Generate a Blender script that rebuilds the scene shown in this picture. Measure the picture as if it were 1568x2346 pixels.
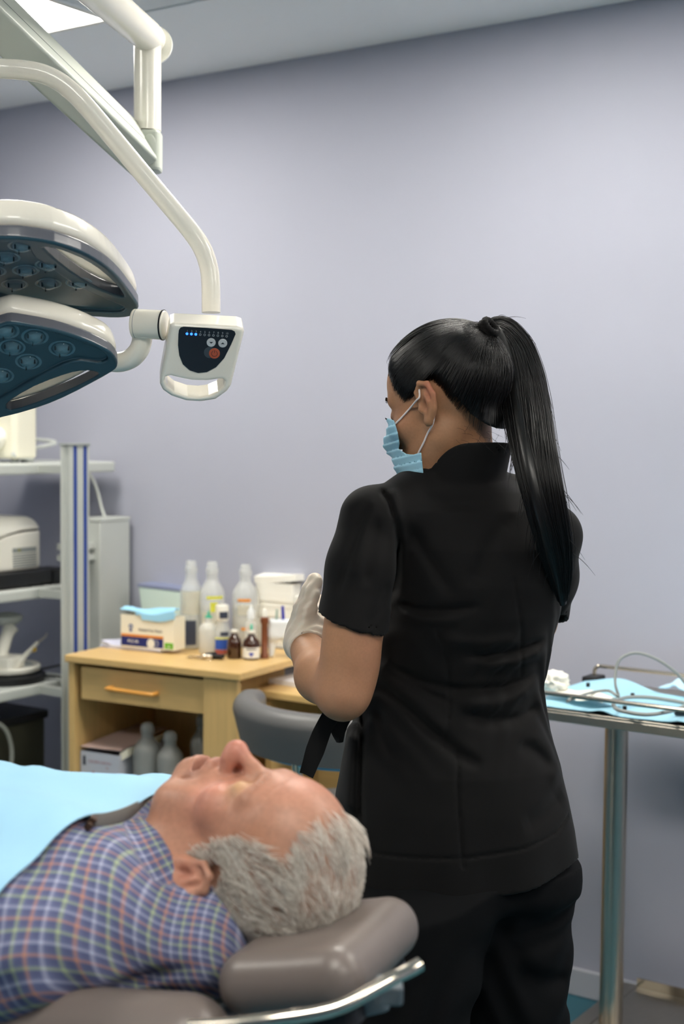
import bpy, bmesh, math, random
import numpy as np
from math import sin, cos, pi, radians, sqrt, atan2
from mathutils import Vector, Matrix

for o in list(bpy.data.objects):
    bpy.data.objects.remove(o)
SC = bpy.context.scene
COL = SC.collection
random.seed(7)
RNG = np.random.default_rng(11)

# ------------------------------------------------------------------ camera
FPX, PITCH, ROLL, YAW, CAM_H = 3258.0, radians(3.5), radians(0.5), radians(34.5), 1.52
_f = np.array([0, cos(PITCH), -sin(PITCH)])
_r0 = np.array([1.0, 0, 0])
_u0 = np.array([0, sin(PITCH), cos(PITCH)])
_R = _r0 * cos(ROLL) + _u0 * sin(ROLL)
_U = -_r0 * sin(ROLL) + _u0 * cos(ROLL)
_C = np.array([0, 0, CAM_H])
RZ = np.array([[cos(YAW), -sin(YAW), 0], [sin(YAW), cos(YAW), 0], [0, 0, 1.0]])


def W(p):
    """camera-heading frame (x right, y ahead, z up) -> room frame (Y faces the long wall)"""
    return np.asarray(p, float) @ RZ.T


def ray(px, py):
    return _f + (px - 784) / FPX * _R + (1173 - py) / FPX * _U


def P(px, py, d):
    """point seen at a pixel of the photo, d metres ahead of the camera (camera-heading frame)"""
    return _C + d * ray(px, py)


def PZ(px, py, z):
    r = ray(px, py)
    return _C + (z - CAM_H) / r[2] * r


def PL(px, py, o, n):
    """pixel -> point on the plane through o with normal n"""
    r = ray(px, py)
    return _C + r * (np.dot(np.asarray(o) - _C, n) / np.dot(r, n))


cam_d = bpy.data.cameras.new('camera')
cam = bpy.data.objects.new('camera', cam_d)
COL.objects.link(cam)
cam_d.sensor_fit = 'VERTICAL'
cam_d.sensor_height = 36.0
cam_d.sensor_width = 24.0
cam_d.lens = FPX / 2346 * 36.0
cam_d.clip_start = 0.05
m = np.eye(4)
m[:3, 0], m[:3, 1], m[:3, 2] = W(_R), W(_U), W(-_f)
m[:3, 3] = _C
cam.matrix_world = Matrix(m.tolist())
cam_d.dof.use_dof = True
cam_d.dof.focus_distance = 2.2
cam_d.dof.aperture_fstop = 4.2
SC.camera = cam

# ------------------------------------------------------------------ light and exposure
world = bpy.data.worlds.new('world')
SC.world = world
world.use_nodes = True
world.node_tree.nodes['Background'].inputs[0].default_value = (0.75, 0.8, 0.9, 1)
world.node_tree.nodes['Background'].inputs[1].default_value = 0.0
SC.view_settings.view_transform = 'Standard'
SC.view_settings.look = 'None'
SC.view_settings.gamma = 1.0
SC.view_settings.exposure = 0.0
SC.view_settings.use_curve_mapping = False
PANEL_STRENGTH = 27.0
PANEL_SPOTS = [(-3.014, 2.56), (-1.514, 2.56), (-0.014, 2.56), (1.486, 2.56),
               (-2.264, 0.4), (-0.314, 0.4), (1.186, 0.4)]


# ------------------------------------------------------------------ materials
def lin(h):
    if isinstance(h, str):
        h = h.lstrip('#')
        v = [int(h[i:i + 2], 16) / 255 for i in (0, 2, 4)]
        return tuple(((x + 0.055) / 1.055) ** 2.4 if x > 0.04045 else x / 12.92 for x in v)
    return tuple(h)


def mat(name, col, rough=0.5, metal=0.0, spec=0.5, coat=0.0, trans=0.0, ior=1.45, emit=None, estr=0.0,
        noise=None, bump=None, sss=0.0, sheen=0.0, alpha=None, attr=None, clear=0.0, aniso=0.0):
    """noise=(scale, amount, (sx,sy,sz)) tints the colour; bump=(scale, strength, distance); attr=colour attribute name;
    clear=share of plain see-through"""
    mt = bpy.data.materials.new(name)
    mt.use_nodes = True
    nt = mt.node_tree
    b = nt.nodes['Principled BSDF']
    c = lin(col)
    b.inputs['Base Color'].default_value = (*c, 1)
    b.inputs['Roughness'].default_value = rough
    b.inputs['Metallic'].default_value = metal
    b.inputs['Specular IOR Level'].default_value = spec
    b.inputs['Coat Weight'].default_value = coat
    b.inputs['Coat Roughness'].default_value = 0.08
    b.inputs['Transmission Weight'].default_value = trans
    b.inputs['IOR'].default_value = ior
    b.inputs['Subsurface Weight'].default_value = sss
    b.inputs['Subsurface Radius'].default_value = (0.012, 0.005, 0.003)
    b.inputs['Subsurface Scale'].default_value = 1.0
    b.inputs['Sheen Weight'].default_value = sheen
    b.inputs['Sheen Roughness'].default_value = 0.5
    if aniso:
        b.inputs['Anisotropic'].default_value = aniso
    if emit is not None:
        b.inputs['Emission Color'].default_value = (*lin(emit), 1)
        b.inputs['Emission Strength'].default_value = estr
    src = None
    if attr:
        a = nt.nodes.new('ShaderNodeAttribute')
        a.attribute_name = attr
        src = a.outputs['Color']
    tc = None
    if noise or bump:
        tc = nt.nodes.new('ShaderNodeTexCoord')
    if noise:
        sc, amt = noise[0], noise[1]
        mp = nt.nodes.new('ShaderNodeMapping')
        mp.inputs['Scale'].default_value = noise[2] if len(noise) > 2 else (1, 1, 1)
        nt.links.new(tc.outputs['Object'], mp.inputs['Vector'])
        n = nt.nodes.new('ShaderNodeTexNoise')
        n.inputs['Scale'].default_value = sc
        n.inputs['Detail'].default_value = 4
        nt.links.new(mp.outputs['Vector'], n.inputs['Vector'])
        mr = nt.nodes.new('ShaderNodeMapRange')
        mr.inputs['From Min'].default_value = 0.3
        mr.inputs['From Max'].default_value = 0.7
        mr.inputs['To Min'].default_value = 1 - amt
        mr.inputs['To Max'].default_value = 1 + amt
        nt.links.new(n.outputs['Fac'], mr.inputs['Value'])
        mx = nt.nodes.new('ShaderNodeMix')
        mx.data_type = 'RGBA'
        mx.blend_type = 'MULTIPLY'
        mx.inputs['Factor'].default_value = 1
        mx.inputs['A'].default_value = (*c, 1)
        if src:
            nt.links.new(src, mx.inputs['A'])
        nt.links.new(mr.outputs['Result'], mx.inputs['B'])
        src = mx.outputs['Result']
    if src:
        nt.links.new(src, b.inputs['Base Color'])
    if bump:
        n2 = nt.nodes.new('ShaderNodeTexNoise')
        n2.inputs['Scale'].default_value = bump[0]
        n2.inputs['Detail'].default_value = 3
        nt.links.new(tc.outputs['Object'], n2.inputs['Vector'])
        bp = nt.nodes.new('ShaderNodeBump')
        bp.inputs['Strength'].default_value = bump[1]
        bp.inputs['Distance'].default_value = bump[2]
        nt.links.new(n2.outputs['Fac'], bp.inputs['Height'])
        nt.links.new(bp.outputs['Normal'], b.inputs['Normal'])
    if clear:
        t = nt.nodes.new('ShaderNodeBsdfTransparent')
        ms = nt.nodes.new('ShaderNodeMixShader')
        ms.inputs[0].default_value = clear
        out = nt.nodes['Material Output']
        nt.links.new(b.outputs[0], ms.inputs[1])
        nt.links.new(t.outputs[0], ms.inputs[2])
        nt.links.new(ms.outputs[0], out.inputs[0])
    return mt


# ------------------------------------------------------------------ objects
ORG = {}


def _tag(o, label=None, cat=None, group=None, kind=None):
    for k, v in (('label', label), ('category', cat), ('group', group), ('kind', kind)):
        if v:
            o[k] = v


def thing(name, label, cat, loc=(0, 0, 0), group=None):
    o = bpy.data.objects.new(name, None)
    COL.objects.link(o)
    o.empty_display_size = 0.05
    o.location = loc
    ORG[o.name] = np.array(loc, float)
    _tag(o, label, cat, group)
    return o


def link(name, me, material, parent=None, label=None, cat=None, group=None, kind=None, loc=(0, 0, 0)):
    """me is in room coordinates; loc is the origin for a top-level mesh"""
    o = bpy.data.objects.new(name, me)
    COL.objects.link(o)
    base = ORG[parent.name] if parent is not None else np.array(loc, float)
    me.transform(Matrix.Translation((-base).tolist()))
    if parent is not None:
        o.parent = parent
    else:
        o.location = loc
    ORG[o.name] = base
    if material is not None:
        me.materials.clear()
        me.materials.append(material)
    _tag(o, label, cat, group, kind)
    return o


def mesh_np(name, V, Fc, smooth=True, attrs=None):
    me = bpy.data.meshes.new(name)
    V = np.asarray(V, float)
    if isinstance(Fc, np.ndarray):
        me.vertices.add(len(V))
        me.vertices.foreach_set('co', V.ravel())
        k = Fc.shape[1]
        me.loops.add(Fc.size)
        me.loops.foreach_set('vertex_index', Fc.ravel().astype(np.int32))
        me.polygons.add(len(Fc))
        me.polygons.foreach_set('loop_start', np.arange(0, Fc.size, k, dtype=np.int32))
        me.polygons.foreach_set('loop_total', np.full(len(Fc), k, dtype=np.int32))
        me.update(calc_edges=True)
    else:
        me.from_pydata(V.tolist(), [], [list(f) for f in Fc])
        me.update()
    me.validate()
    if smooth:
        me.polygons.foreach_set('use_smooth', np.ones(len(me.polygons), dtype=bool))
    if attrs:
        for nm, a in attrs.items():
            if a.shape[1] == 2:
                a = np.hstack([a, np.zeros((len(a), 1))])
            if nm.startswith('uv'):
                at = me.attributes.new(nm, 'FLOAT_VECTOR', 'POINT')
                at.data.foreach_set('vector', a.astype(np.float32).ravel())
            else:
                at = me.attributes.new(nm, 'FLOAT_COLOR', 'POINT')
                a4 = np.hstack([a, np.ones((len(a), 1))])
                at.data.foreach_set('color', a4.astype(np.float32).ravel())
    return me


def rot(ax, ang):
    return np.array(Matrix.Rotation(ang, 3, ax))


class MB:
    """collects shapes in a local frame (rotation R, origin t) and links them as one mesh object"""

    def __init__(s, R=None, t=(0, 0, 0)):
        s.v, s.f, s.sm = [], [], []
        s.R = np.eye(3) if R is None else np.asarray(R, float)
        s.t = np.asarray(t, float)

    def add(s, V, F, smooth=False):
        n = len(s.v)
        s.v.extend((np.asarray(V, float) @ s.R.T + s.t).tolist())
        s.f.extend([tuple(i + n for i in f) for f in F])
        s.sm.extend([smooth] * len(F))
        return s

    def box(s, x0, x1, y0, y1, z0, z1, R=None, c=None):
        V = np.array([(x, y, z) for x in (x0, x1) for y in (y0, y1) for z in (z0, z1)], float)
        if R is not None:
            c = V.mean(0) if c is None else np.asarray(c)
            V = (V - c) @ np.asarray(R).T + c
        return s.add(V, [(0, 1, 3, 2), (4, 6, 7, 5), (0, 4, 5, 1), (2, 3, 7, 6), (0, 2, 6, 4), (1, 5, 7, 3)])

    def rbox(s, x0, x1, y0, y1, z0, z1, r, axis='z', seg=5):
        """box with corners rounded about one axis"""
        if axis == 'z':
            a, b, c0, c1, mk = (x0, x1), (y0, y1), z0, z1, lambda p, q, h: (p, q, h)
        elif axis == 'y':
            a, b, c0, c1, mk = (x0, x1), (z0, z1), y0, y1, lambda p, q, h: (p, h, q)
        else:
            a, b, c0, c1, mk = (y0, y1), (z0, z1), x0, x1, lambda p, q, h: (h, p, q)
        pts = []
        for (cx, cy, a0) in ((a[1] - r, b[1] - r, 0), (a[0] + r, b[1] - r, pi / 2), (a[0] + r, b[0] + r, pi), (a[1] - r, b[0] + r, 1.5 * pi)):
            for i in range(seg + 1):
                t = a0 + i / seg * pi / 2
                pts.append((cx + r * cos(t), cy + r * sin(t)))
        n = len(pts)
        V = [mk(p, q, c0) for p, q in pts] + [mk(p, q, c1) for p, q in pts]
        F = [tuple(range(n))[::-1], tuple(range(n, 2 * n))]
        F += [(i, (i + 1) % n, n + (i + 1) % n, n + i) for i in range(n)]
        return s.add(V, F)

    def lathe(s, prof, o=(0, 0, 0), seg=20, R=None, cap=True, sx=1.0, sy=1.0):
        """prof: (radius, height) pairs turned about the local z"""
        V, F = [], []
        for r, h in prof:
            for i in range(seg):
                a = 2 * pi * i / seg
                V.append((r * cos(a) * sx, r * sin(a) * sy, h))
        for k in range(len(prof) - 1):
            for i in range(seg):
                j = (i + 1) % seg
                F.append((k * seg + i, k * seg + j, (k + 1) * seg + j, (k + 1) * seg + i))
        if cap:
            F.append(tuple(range(seg))[::-1])
            F.append(tuple(range((len(prof) - 1) * seg, len(prof) * seg)))
        V = np.array(V, float)
        if R is not None:
            V = V @ np.asarray(R).T
        return s.add(V + np.asarray(o, float), F, True)

    def tube(s, pts, r, seg=12, cap=True, closed=False, flat=None):
        """pts polyline, r radius or list of radii; flat=(a,b) makes an oval section along the carried frame"""
        pts = np.asarray(pts, float)
        n = len(pts)
        rr = np.full(n, r, float) if np.isscalar(r) else np.asarray(r, float)
        T = np.gradient(pts, axis=0)
        if closed:
            T = np.roll(pts, -1, 0) - np.roll(pts, 1, 0)
        T /= np.linalg.norm(T, axis=1)[:, None] + 1e-12
        up = np.array([0, 0, 1.0]) if abs(T[0][2]) < 0.9 else np.array([1.0, 0, 0])
        nrm = np.cross(T[0], up)
        nrm /= np.linalg.norm(nrm)
        V = []
        fa, fb = flat if flat else (1, 1)
        for i in range(n):
            nrm = nrm - T[i] * np.dot(nrm, T[i])
            nrm /= np.linalg.norm(nrm) + 1e-12
            bn = np.cross(T[i], nrm)
            for k in range(seg):
                a = 2 * pi * k / seg
                V.append(pts[i] + rr[i] * (fa * cos(a) * nrm + fb * sin(a) * bn))
        F = []
        for i in range(n if closed else n - 1):
            i2 = (i + 1) % n
            for k in range(seg):
                j = (k + 1) % seg
                F.append((i * seg + k, i * seg + j, i2 * seg + j, i2 * seg + k))
        if cap and not closed:
            F.append(tuple(range(seg))[::-1])
            F.append(tuple(range((n - 1) * seg, n * seg)))
        return s.add(V, F, True)

    def cyl(s, a, b, r, r2=None, seg=16):
        return s.tube([a, b], [r, r if r2 is None else r2], seg)

    def prism(s, poly, h0, h1, axis='z'):
        mk = {'z': lambda p, h: (p[0], p[1], h), 'y': lambda p, h: (p[0], h, p[1]), 'x': lambda p, h: (h, p[0], p[1])}[axis]
        n = len(poly)
        V = [mk(p, h0) for p in poly] + [mk(p, h1) for p in poly]
        F = [tuple(range(n))[::-1], tuple(range(n, 2 * n))] + [(i, (i + 1) % n, n + (i + 1) % n, n + i) for i in range(n)]
        return s.add(V, F)

    def grid(s, G, thick=0.0, smooth=True):
        """G[nu][nv] points -> sheet; thick gives it a back and edges"""
        G = np.asarray(G, float)
        nu, nv = G.shape[:2]
        idx = lambda i, j: i * nv + j
        F = [(idx(i, j), idx(i + 1, j), idx(i + 1, j + 1), idx(i, j + 1)) for i in range(nu - 1) for j in range(nv - 1)]
        V = G.reshape(-1, 3)
        if thick:
            du = np.gradient(G, axis=0)
            dv = np.gradient(G, axis=1)
            N = np.cross(du, dv)
            N /= np.linalg.norm(N, axis=2)[..., None] + 1e-12
            V2 = (G - N * thick).reshape(-1, 3)
            n = len(V)
            F2 = [tuple(i + n for i in f[::-1]) for f in F]
            ring = [idx(i, 0) for i in range(nu)] + [idx(nu - 1, j) for j in range(1, nv)] + \
                   [idx(i, nv - 1) for i in range(nu - 2, -1, -1)] + [idx(0, j) for j in range(nv - 2, 0, -1)]
            m_ = len(ring)
            F3 = [(ring[k], ring[k] + n, ring[(k + 1) % m_] + n, ring[(k + 1) % m_]) for k in range(m_)]
            V = np.vstack([V, V2])
            F = F + F2 + F3
        return s.add(V, F, smooth)

    def build(s, name, material, parent=None, bevel=0.0, label=None, cat=None, group=None, kind=None, loc=None, seg=2, smooth=None):
        me = bpy.data.meshes.new(name)
        me.from_pydata(s.v, [], s.f)
        me.update()
        sm = s.sm if smooth is None else [smooth] * len(s.f)
        me.polygons.foreach_set('use_smooth', np.array(sm, dtype=bool))
        bm = bmesh.new()
        bm.from_mesh(me)
        bmesh.ops.recalc_face_normals(bm, faces=bm.faces)
        bm.to_mesh(me)
        bm.free()
        if any(sm):
            me.set_sharp_from_angle(angle=radians(48))
        if loc is None and parent is None:
            v = np.array(s.v)
            loc = (*(v.min(0)[:2] + v.max(0)[:2]) / 2, v[:, 2].min())
        o = link(name, me, material, parent, label, cat, group, kind, loc if loc is not None else (0, 0, 0))
        if bevel:
            b = o.modifiers.new('bevel', 'BEVEL')
            b.width = bevel
            b.segments = seg
            b.limit_method = 'ANGLE'
            b.angle_limit = radians(40)
            b.harden_normals = False
        return o


def smooth_path(pts, n=8):
    """Catmull-Rom through pts"""
    p = np.asarray(pts, float)
    p = np.vstack([2 * p[0] - p[1], p, 2 * p[-1] - p[-2]])
    out = []
    for i in range(1, len(p) - 2):
        for t in np.linspace(0, 1, n, endpoint=False):
            a, b, c, d = p[i - 1], p[i], p[i + 1], p[i + 2]
            out.append(0.5 * (2 * b + (c - a) * t + (2 * a - 5 * b + 4 * c - d) * t * t + (3 * b - a - 3 * c + d) * t ** 3))
    out.append(p[-2])
    return np.array(out)


def text(body, size, R, t, material, parent, name='lettering', align='CENTER', depth=0.0002, sx=1.0, bold=0.0):
    cu = bpy.data.curves.new('lettering', 'FONT')
    cu.body = body
    cu.size = size
    cu.align_x = align
    cu.align_y = 'CENTER'
    cu.extrude = depth
    cu.offset = bold
    cu.resolution_u = 3
    o = bpy.data.objects.new('lettering_source', cu)
    COL.objects.link(o)
    bpy.context.view_layer.update()
    me = bpy.data.meshes.new_from_object(o.evaluated_get(bpy.context.evaluated_depsgraph_get()))
    bpy.data.objects.remove(o)
    bpy.data.curves.remove(cu)
    M = np.eye(4)
    M[:3, :3] = np.asarray(R) @ np.diag([sx, 1, 1])
    M[:3, 3] = t
    me.transform(Matrix(M.tolist()))
    return link(name, me, material, parent)


def dup(o, parent=None, loc=None, name=None, **tags):
    """a thing, its parts and sub-parts, sharing mesh data"""
    c = o.copy()
    COL.objects.link(c)
    if parent is not None:
        c.parent = parent
    if loc is not None:
        c.location = loc
    ORG[c.name] = ORG[o.name]
    for k, v in tags.items():
        c[k] = v
    for ch in list(o.children):
        dup(ch, c)
    return c


# ------------------------------------------------------------------ signed distance modelling
def smin(a, b, k):
    h = np.clip(0.5 + 0.5 * (b - a) / k, 0, 1)
    return b + (a - b) * h - k * h * (1 - h)


def smax(a, b, k):
    return -smin(-a, -b, k)


def ell(p, c, r, R=None):
    q = p - np.asarray(c, np.float32)
    if R is not None:
        q = q @ np.asarray(R, np.float32)
    r = np.asarray(r, np.float32)
    k0 = np.sqrt(((q / r) ** 2).sum(-1))
    k1 = np.sqrt(((q / (r * r)) ** 2).sum(-1)) + 1e-9
    return k0 * (k0 - 1) / k1


def cap(p, a, b, ra, rb=None, sq=None):
    """tapered capsule"""
    a = np.asarray(a, np.float32)
    b = np.asarray(b, np.float32)
    rb = ra if rb is None else rb
    ba = b - a
    pa = p - a
    h = np.clip((pa @ ba) / (ba @ ba), 0, 1)
    d = pa - h[..., None] * ba
    return np.sqrt((d * d).sum(-1)) - (ra + (rb - ra) * h)


def chain(p, pts, rad, k):
    f = None
    for i in range(len(pts) - 1):
        g = cap(p, pts[i], pts[i + 1], rad[i], rad[i + 1])
        f = g if f is None else smin(f, g, k)
    return f


def rboxf(p, c, b, r, R=None):
    q = p - np.asarray(c, np.float32)
    if R is not None:
        q = q @ np.asarray(R, np.float32)
    q = np.abs(q) - (np.asarray(b, np.float32) - r)
    return np.sqrt((np.maximum(q, 0) ** 2).sum(-1)) + np.minimum(q.max(-1), 0) - r


def poly2(p, poly):
    """signed distance to a closed 2-D polygon"""
    poly = np.asarray(poly, np.float32)
    n = len(poly)
    d = np.full(p.shape[:-1], 1e9, np.float32)
    s = np.ones(p.shape[:-1], np.float32)
    for i in range(n):
        a, b = poly[i], poly[i - 1]
        e = b - a
        w = p - a
        t = np.clip((w @ e) / (e @ e + 1e-12), 0, 1)
        q = w - t[..., None] * e
        d = np.minimum(d, (q * q).sum(-1))
        c1 = p[..., 1] >= a[1]
        c2 = p[..., 1] < b[1]
        c3 = e[0] * w[..., 1] > e[1] * w[..., 0]
        fl = (c1 & c2 & c3) | (~c1 & ~c2 & ~c3)
        s = np.where(fl, -s, s)
    return s * np.sqrt(d)


def surfnet(f, lo, hi, h, project=2, margin=2.2):
    """surface nets over a signed-distance function f(N,3); coarse blocks far from the surface are skipped"""
    lo = np.asarray(lo, float)
    B = 4
    nb = np.ceil((np.asarray(hi, float) - lo) / (h * B)).astype(int)
    n = nb * B + 1
    ci = np.stack(np.meshgrid(*[np.arange(k) for k in nb], indexing='ij'), -1).reshape(-1, 3)
    cc = (lo + (ci * B + B / 2) * h).astype(np.float32)
    fc = f(cc)
    act = np.abs(fc) < h * B * 0.87 * margin
    V = np.empty(tuple(n), np.float32)
    Vb = np.where(fc < 0, -1.0, 1.0).reshape(tuple(nb))
    big = np.repeat(np.repeat(np.repeat(Vb, B, 0), B, 1), B, 2)
    V[:-1, :-1, :-1] = big
    V[-1], V[:, -1], V[:, :, -1] = 1, 1, 1
    need = np.zeros(tuple(n), bool)
    am = act.reshape(tuple(nb))
    ab = np.repeat(np.repeat(np.repeat(am, B, 0), B, 1), B, 2)
    for dx in (0, 1):
        for dy in (0, 1):
            for dz in (0, 1):
                need[dx:n[0] - 1 + dx, dy:n[1] - 1 + dy, dz:n[2] - 1 + dz] |= ab
    idx = np.argwhere(need)
    pts = (lo + idx * h).astype(np.float32)
    out = np.empty(len(pts), np.float32)
    for s in range(0, len(pts), 400000):
        out[s:s + 400000] = f(pts[s:s + 400000])
    V[need] = out
    S = V < 0
    cs = [S[dx:n[0] - 1 + dx, dy:n[1] - 1 + dy, dz:n[2] - 1 + dz] for dx in (0, 1) for dy in (0, 1) for dz in (0, 1)]
    cnt = sum(c.astype(np.int8) for c in cs)
    cell = np.argwhere((cnt > 0) & (cnt < 8))
    cid = -np.ones(tuple(n), np.int64)
    cid[cell[:, 0], cell[:, 1], cell[:, 2]] = np.arange(len(cell))
    acc = np.zeros((len(cell), 3))
    num = np.zeros(len(cell))
    offs = [(dx, dy, dz) for dx in (0, 1) for dy in (0, 1) for dz in (0, 1)]
    cv = [V[cell[:, 0] + o[0], cell[:, 1] + o[1], cell[:, 2] + o[2]] for o in offs]
    for a in range(8):
        for b in range(a + 1, 8):
            if sum(abs(np.array(offs[a]) - offs[b])) != 1:
                continue
            x = (cv[a] < 0) != (cv[b] < 0)
            t = np.where(x, cv[a] / np.where(x, cv[a] - cv[b], 1), 0)
            pa, pb = np.array(offs[a], float), np.array(offs[b], float)
            acc += x[:, None] * (pa + t[:, None] * (pb - pa))
            num += x
    vert = lo + (cell + acc / num[:, None]) * h
    Fs = []
    for ax in range(3):
        sl0 = [slice(None)] * 3
        sl1 = [slice(None)] * 3
        sl0[ax] = slice(0, n[ax] - 1)
        sl1[ax] = slice(1, n[ax])
        A, Bv = S[tuple(sl0)], S[tuple(sl1)]
        e = np.argwhere(A != Bv)
        o1, o2 = [(1, 2), (2, 0), (0, 1)][ax]
        e = e[(e[:, o1] > 0) & (e[:, o2] > 0)]
        flip = A[e[:, 0], e[:, 1], e[:, 2]]
        d1 = np.zeros(3, int)
        d1[o1] = 1
        d2 = np.zeros(3, int)
        d2[o2] = 1
        q = [e - d1 - d2, e - d2, e, e - d1]
        q = np.stack([cid[k[:, 0], k[:, 1], k[:, 2]] for k in q], 1)
        q = np.where(flip[:, None], q, q[:, ::-1])
        Fs.append(q)
    Fc = np.vstack(Fs)
    Fc = Fc[(Fc >= 0).all(1)]
    for _ in range(project):
        v32 = vert.astype(np.float32)
        e = h * 0.4
        f0 = f(v32)
        g = np.stack([f(v32 + np.float32(e) * np.eye(3, dtype=np.float32)[k]) - f0 for k in range(3)], 1) / e
        g2 = (g * g).sum(1) + 1e-6
        step = (-f0 / g2)[:, None] * g
        L = np.linalg.norm(step, axis=1)[:, None] + 1e-12
        vert = vert + step * np.minimum(1, 0.7 * h / L)
    return vert, Fc


def vnormals(V, Fc):
    N = np.zeros_like(V)
    a = V[Fc[:, 2]] - V[Fc[:, 0]]
    b = V[Fc[:, 3 % Fc.shape[1]]] - V[Fc[:, 1]]
    fn = np.cross(a, b)
    for k in range(Fc.shape[1]):
        np.add.at(N, Fc[:, k], fn)
    return N / (np.linalg.norm(N, axis=1)[:, None] + 1e-12)


def hair(name, strands, radius, material, parent, kind=None, label=None, root=1.0):
    """strands: list of (n,3) arrays in room coordinates; thin tapering hair curves"""
    hc = bpy.data.hair_curves.new(name)
    hc.add_curves([len(s_) for s_ in strands])
    base = ORG[parent.name]
    P_ = np.vstack(strands) - base
    hc.attributes['position'].data.foreach_set('vector', P_.astype(np.float32).ravel())
    ra = hc.attributes.get('radius') or hc.attributes.new('radius', 'FLOAT', 'POINT')
    R_ = np.concatenate([radius * np.interp(np.linspace(0, 1, len(s_)), [0, 0.25, 0.6, 1], [root, 1, 1, 0.35]) for s_ in strands])
    ra.data.foreach_set('value', R_.astype(np.float32))
    hc.materials.append(material)
    o = bpy.data.objects.new(name, hc)
    COL.objects.link(o)
    o.parent = parent
    ORG[o.name] = base
    _tag(o, label, None, None, kind)
    return o
# ------------------------------------------------------------------ shared materials
M = {}
M['wall'] = mat('lavender_paint', '#adafbd', 0.75, spec=0.3, bump=(220, 0.08, 0.002), noise=(1.5, 0.015))
M['ceiling'] = mat('ceiling_paint', '#f0f3f5', 0.9, spec=0.2)
M['floor'] = mat('teal_linoleum', '#2f6474', 0.35, noise=(8, 0.08))
M['skirt'] = mat('skirting_grey', '#b7b9c2', 0.5)
M['white'] = mat('white_plastic', '#ece9dd', 0.35)
M['cream'] = mat('cream_enamel', '#f1ecdf', 0.22, spec=0.5, coat=0.3)
M['steel'] = mat('brushed_steel', '#b9b2a6', 0.3, metal=1.0, noise=(60, 0.03, (1, 1, 0.05)))
M['chrome'] = mat('polished_steel', '#d8cfc0', 0.16, metal=1.0)
M['black'] = mat('black_plastic', '#16171a', 0.4)
M['beech'] = mat('beech_laminate', '#d9b577', 0.38, noise=(5, 0.07, (1.2, 14, 14)))
M['beechv'] = mat('beech_laminate_upright', '#d9b577', 0.42, noise=(5, 0.07, (14, 14, 1.2)))
M['alu'] = mat('anodised_aluminium', '#c6c9c3', 0.4, metal=0.35)
M['blue'] = mat('blue_inlay', '#27418c', 0.45)
M['paper'] = mat('white_paper', '#eeeef2', 0.8)
M['led'] = mat('led_diffuser', '#ffffff', 0.5, emit='#fffaf0', estr=PANEL_STRENGTH)

# ------------------------------------------------------------------ room shell
X0, X1, Y0, Y1, ZC = -4.3, 2.7, -2.8, 3.44, 2.6
T = 0.12


def structure(name, mb, material, **kw):
    return mb.build(name, material, kind='structure', **kw)


floor = structure('floor', MB().box(X0 - T, X1 + T, Y0 - T, Y1 + T, -0.1, 0), M['floor'])
structure('wall_back', MB().box(X0 - T, X1 + T, Y1, Y1 + T, 0, ZC), M['wall'])
structure('wall_left', MB().box(X0 - T, X0, Y0, Y1, 0, ZC), M['wall'])
structure('wall_right', MB().box(X1, X1 + T, Y0, Y1, 0, ZC), M['wall'])
structure('wall_front', MB().box(X0 - T, X1 + T, Y0 - T, Y0, 0, ZC), M['wall'])
structure('baseboard_back', MB().box(X0, X1, Y1 - 0.014, Y1, 0, 0.075), M['skirt'], bevel=0.004)
ceil = structure('ceiling', MB().box(X0 - T, X1 + T, Y0 - T, Y1 + T, ZC + 0.06, ZC + 0.12)
                 .box(X0, X1, 2.86, Y1, ZC, ZC + 0.06), M['ceiling'], loc=(0, 0, ZC))
M['tile'] = mat('ceiling_tile_board', '#e2e6e8', 0.95, spec=0.1, bump=(300, 0.2, 0.002))
gx0, gy1 = -2.714, 2.86
cells = []
for i in range(-3, 10):
    for j in range(0, 10):
        xa, xb = max(gx0 + 0.6 * (i - 1), X0), min(gx0 + 0.6 * i, X1)
        yb, ya = gy1 - 0.6 * j, max(gy1 - 0.6 * (j + 1), Y0)
        if xb - xa > 0.05 and yb - ya > 0.05:
            cells.append((xa, xb, ya, yb))
tile0 = None
for xa, xb, ya, yb in cells:
    cx, cy = (xa + xb) / 2, (ya + yb) / 2
    if any(abs(cx - p[0]) < 0.31 and abs(cy - p[1]) < 0.31 for p in PANEL_SPOTS):
        continue
    full = abs(xb - xa - 0.6) < 1e-6 and abs(yb - ya - 0.6) < 1e-6
    if full and tile0 is not None:
        c = tile0.copy()
        COL.objects.link(c)
        c.parent = ceil
        c.location = (cx - tile_c[0], cy - tile_c[1], 0)
    else:
        t_ = MB().box(xa + 0.004, xb - 0.004, ya + 0.004, yb - 0.004, ZC + 0.004, ZC + 0.02).build('ceiling_tile', M['tile'], ceil)
        if full:
            tile0, tile_c = t_, (cx, cy)
for i in range(-3, 10):
    x = gx0 + 0.6 * i
    if X0 < x < X1:
        MB().box(x - 0.012, x + 0.012, Y0, 2.86, ZC - 0.001, ZC + 0.03).build('grid_bar', M['ceiling'], ceil)
for j in range(0, 10):
    y = gy1 - 0.6 * j
    if y > Y0:
        MB().box(X0, X1, y - 0.012, y + 0.012, ZC - 0.001, ZC + 0.03).build('grid_bar', M['ceiling'], ceil)
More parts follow.
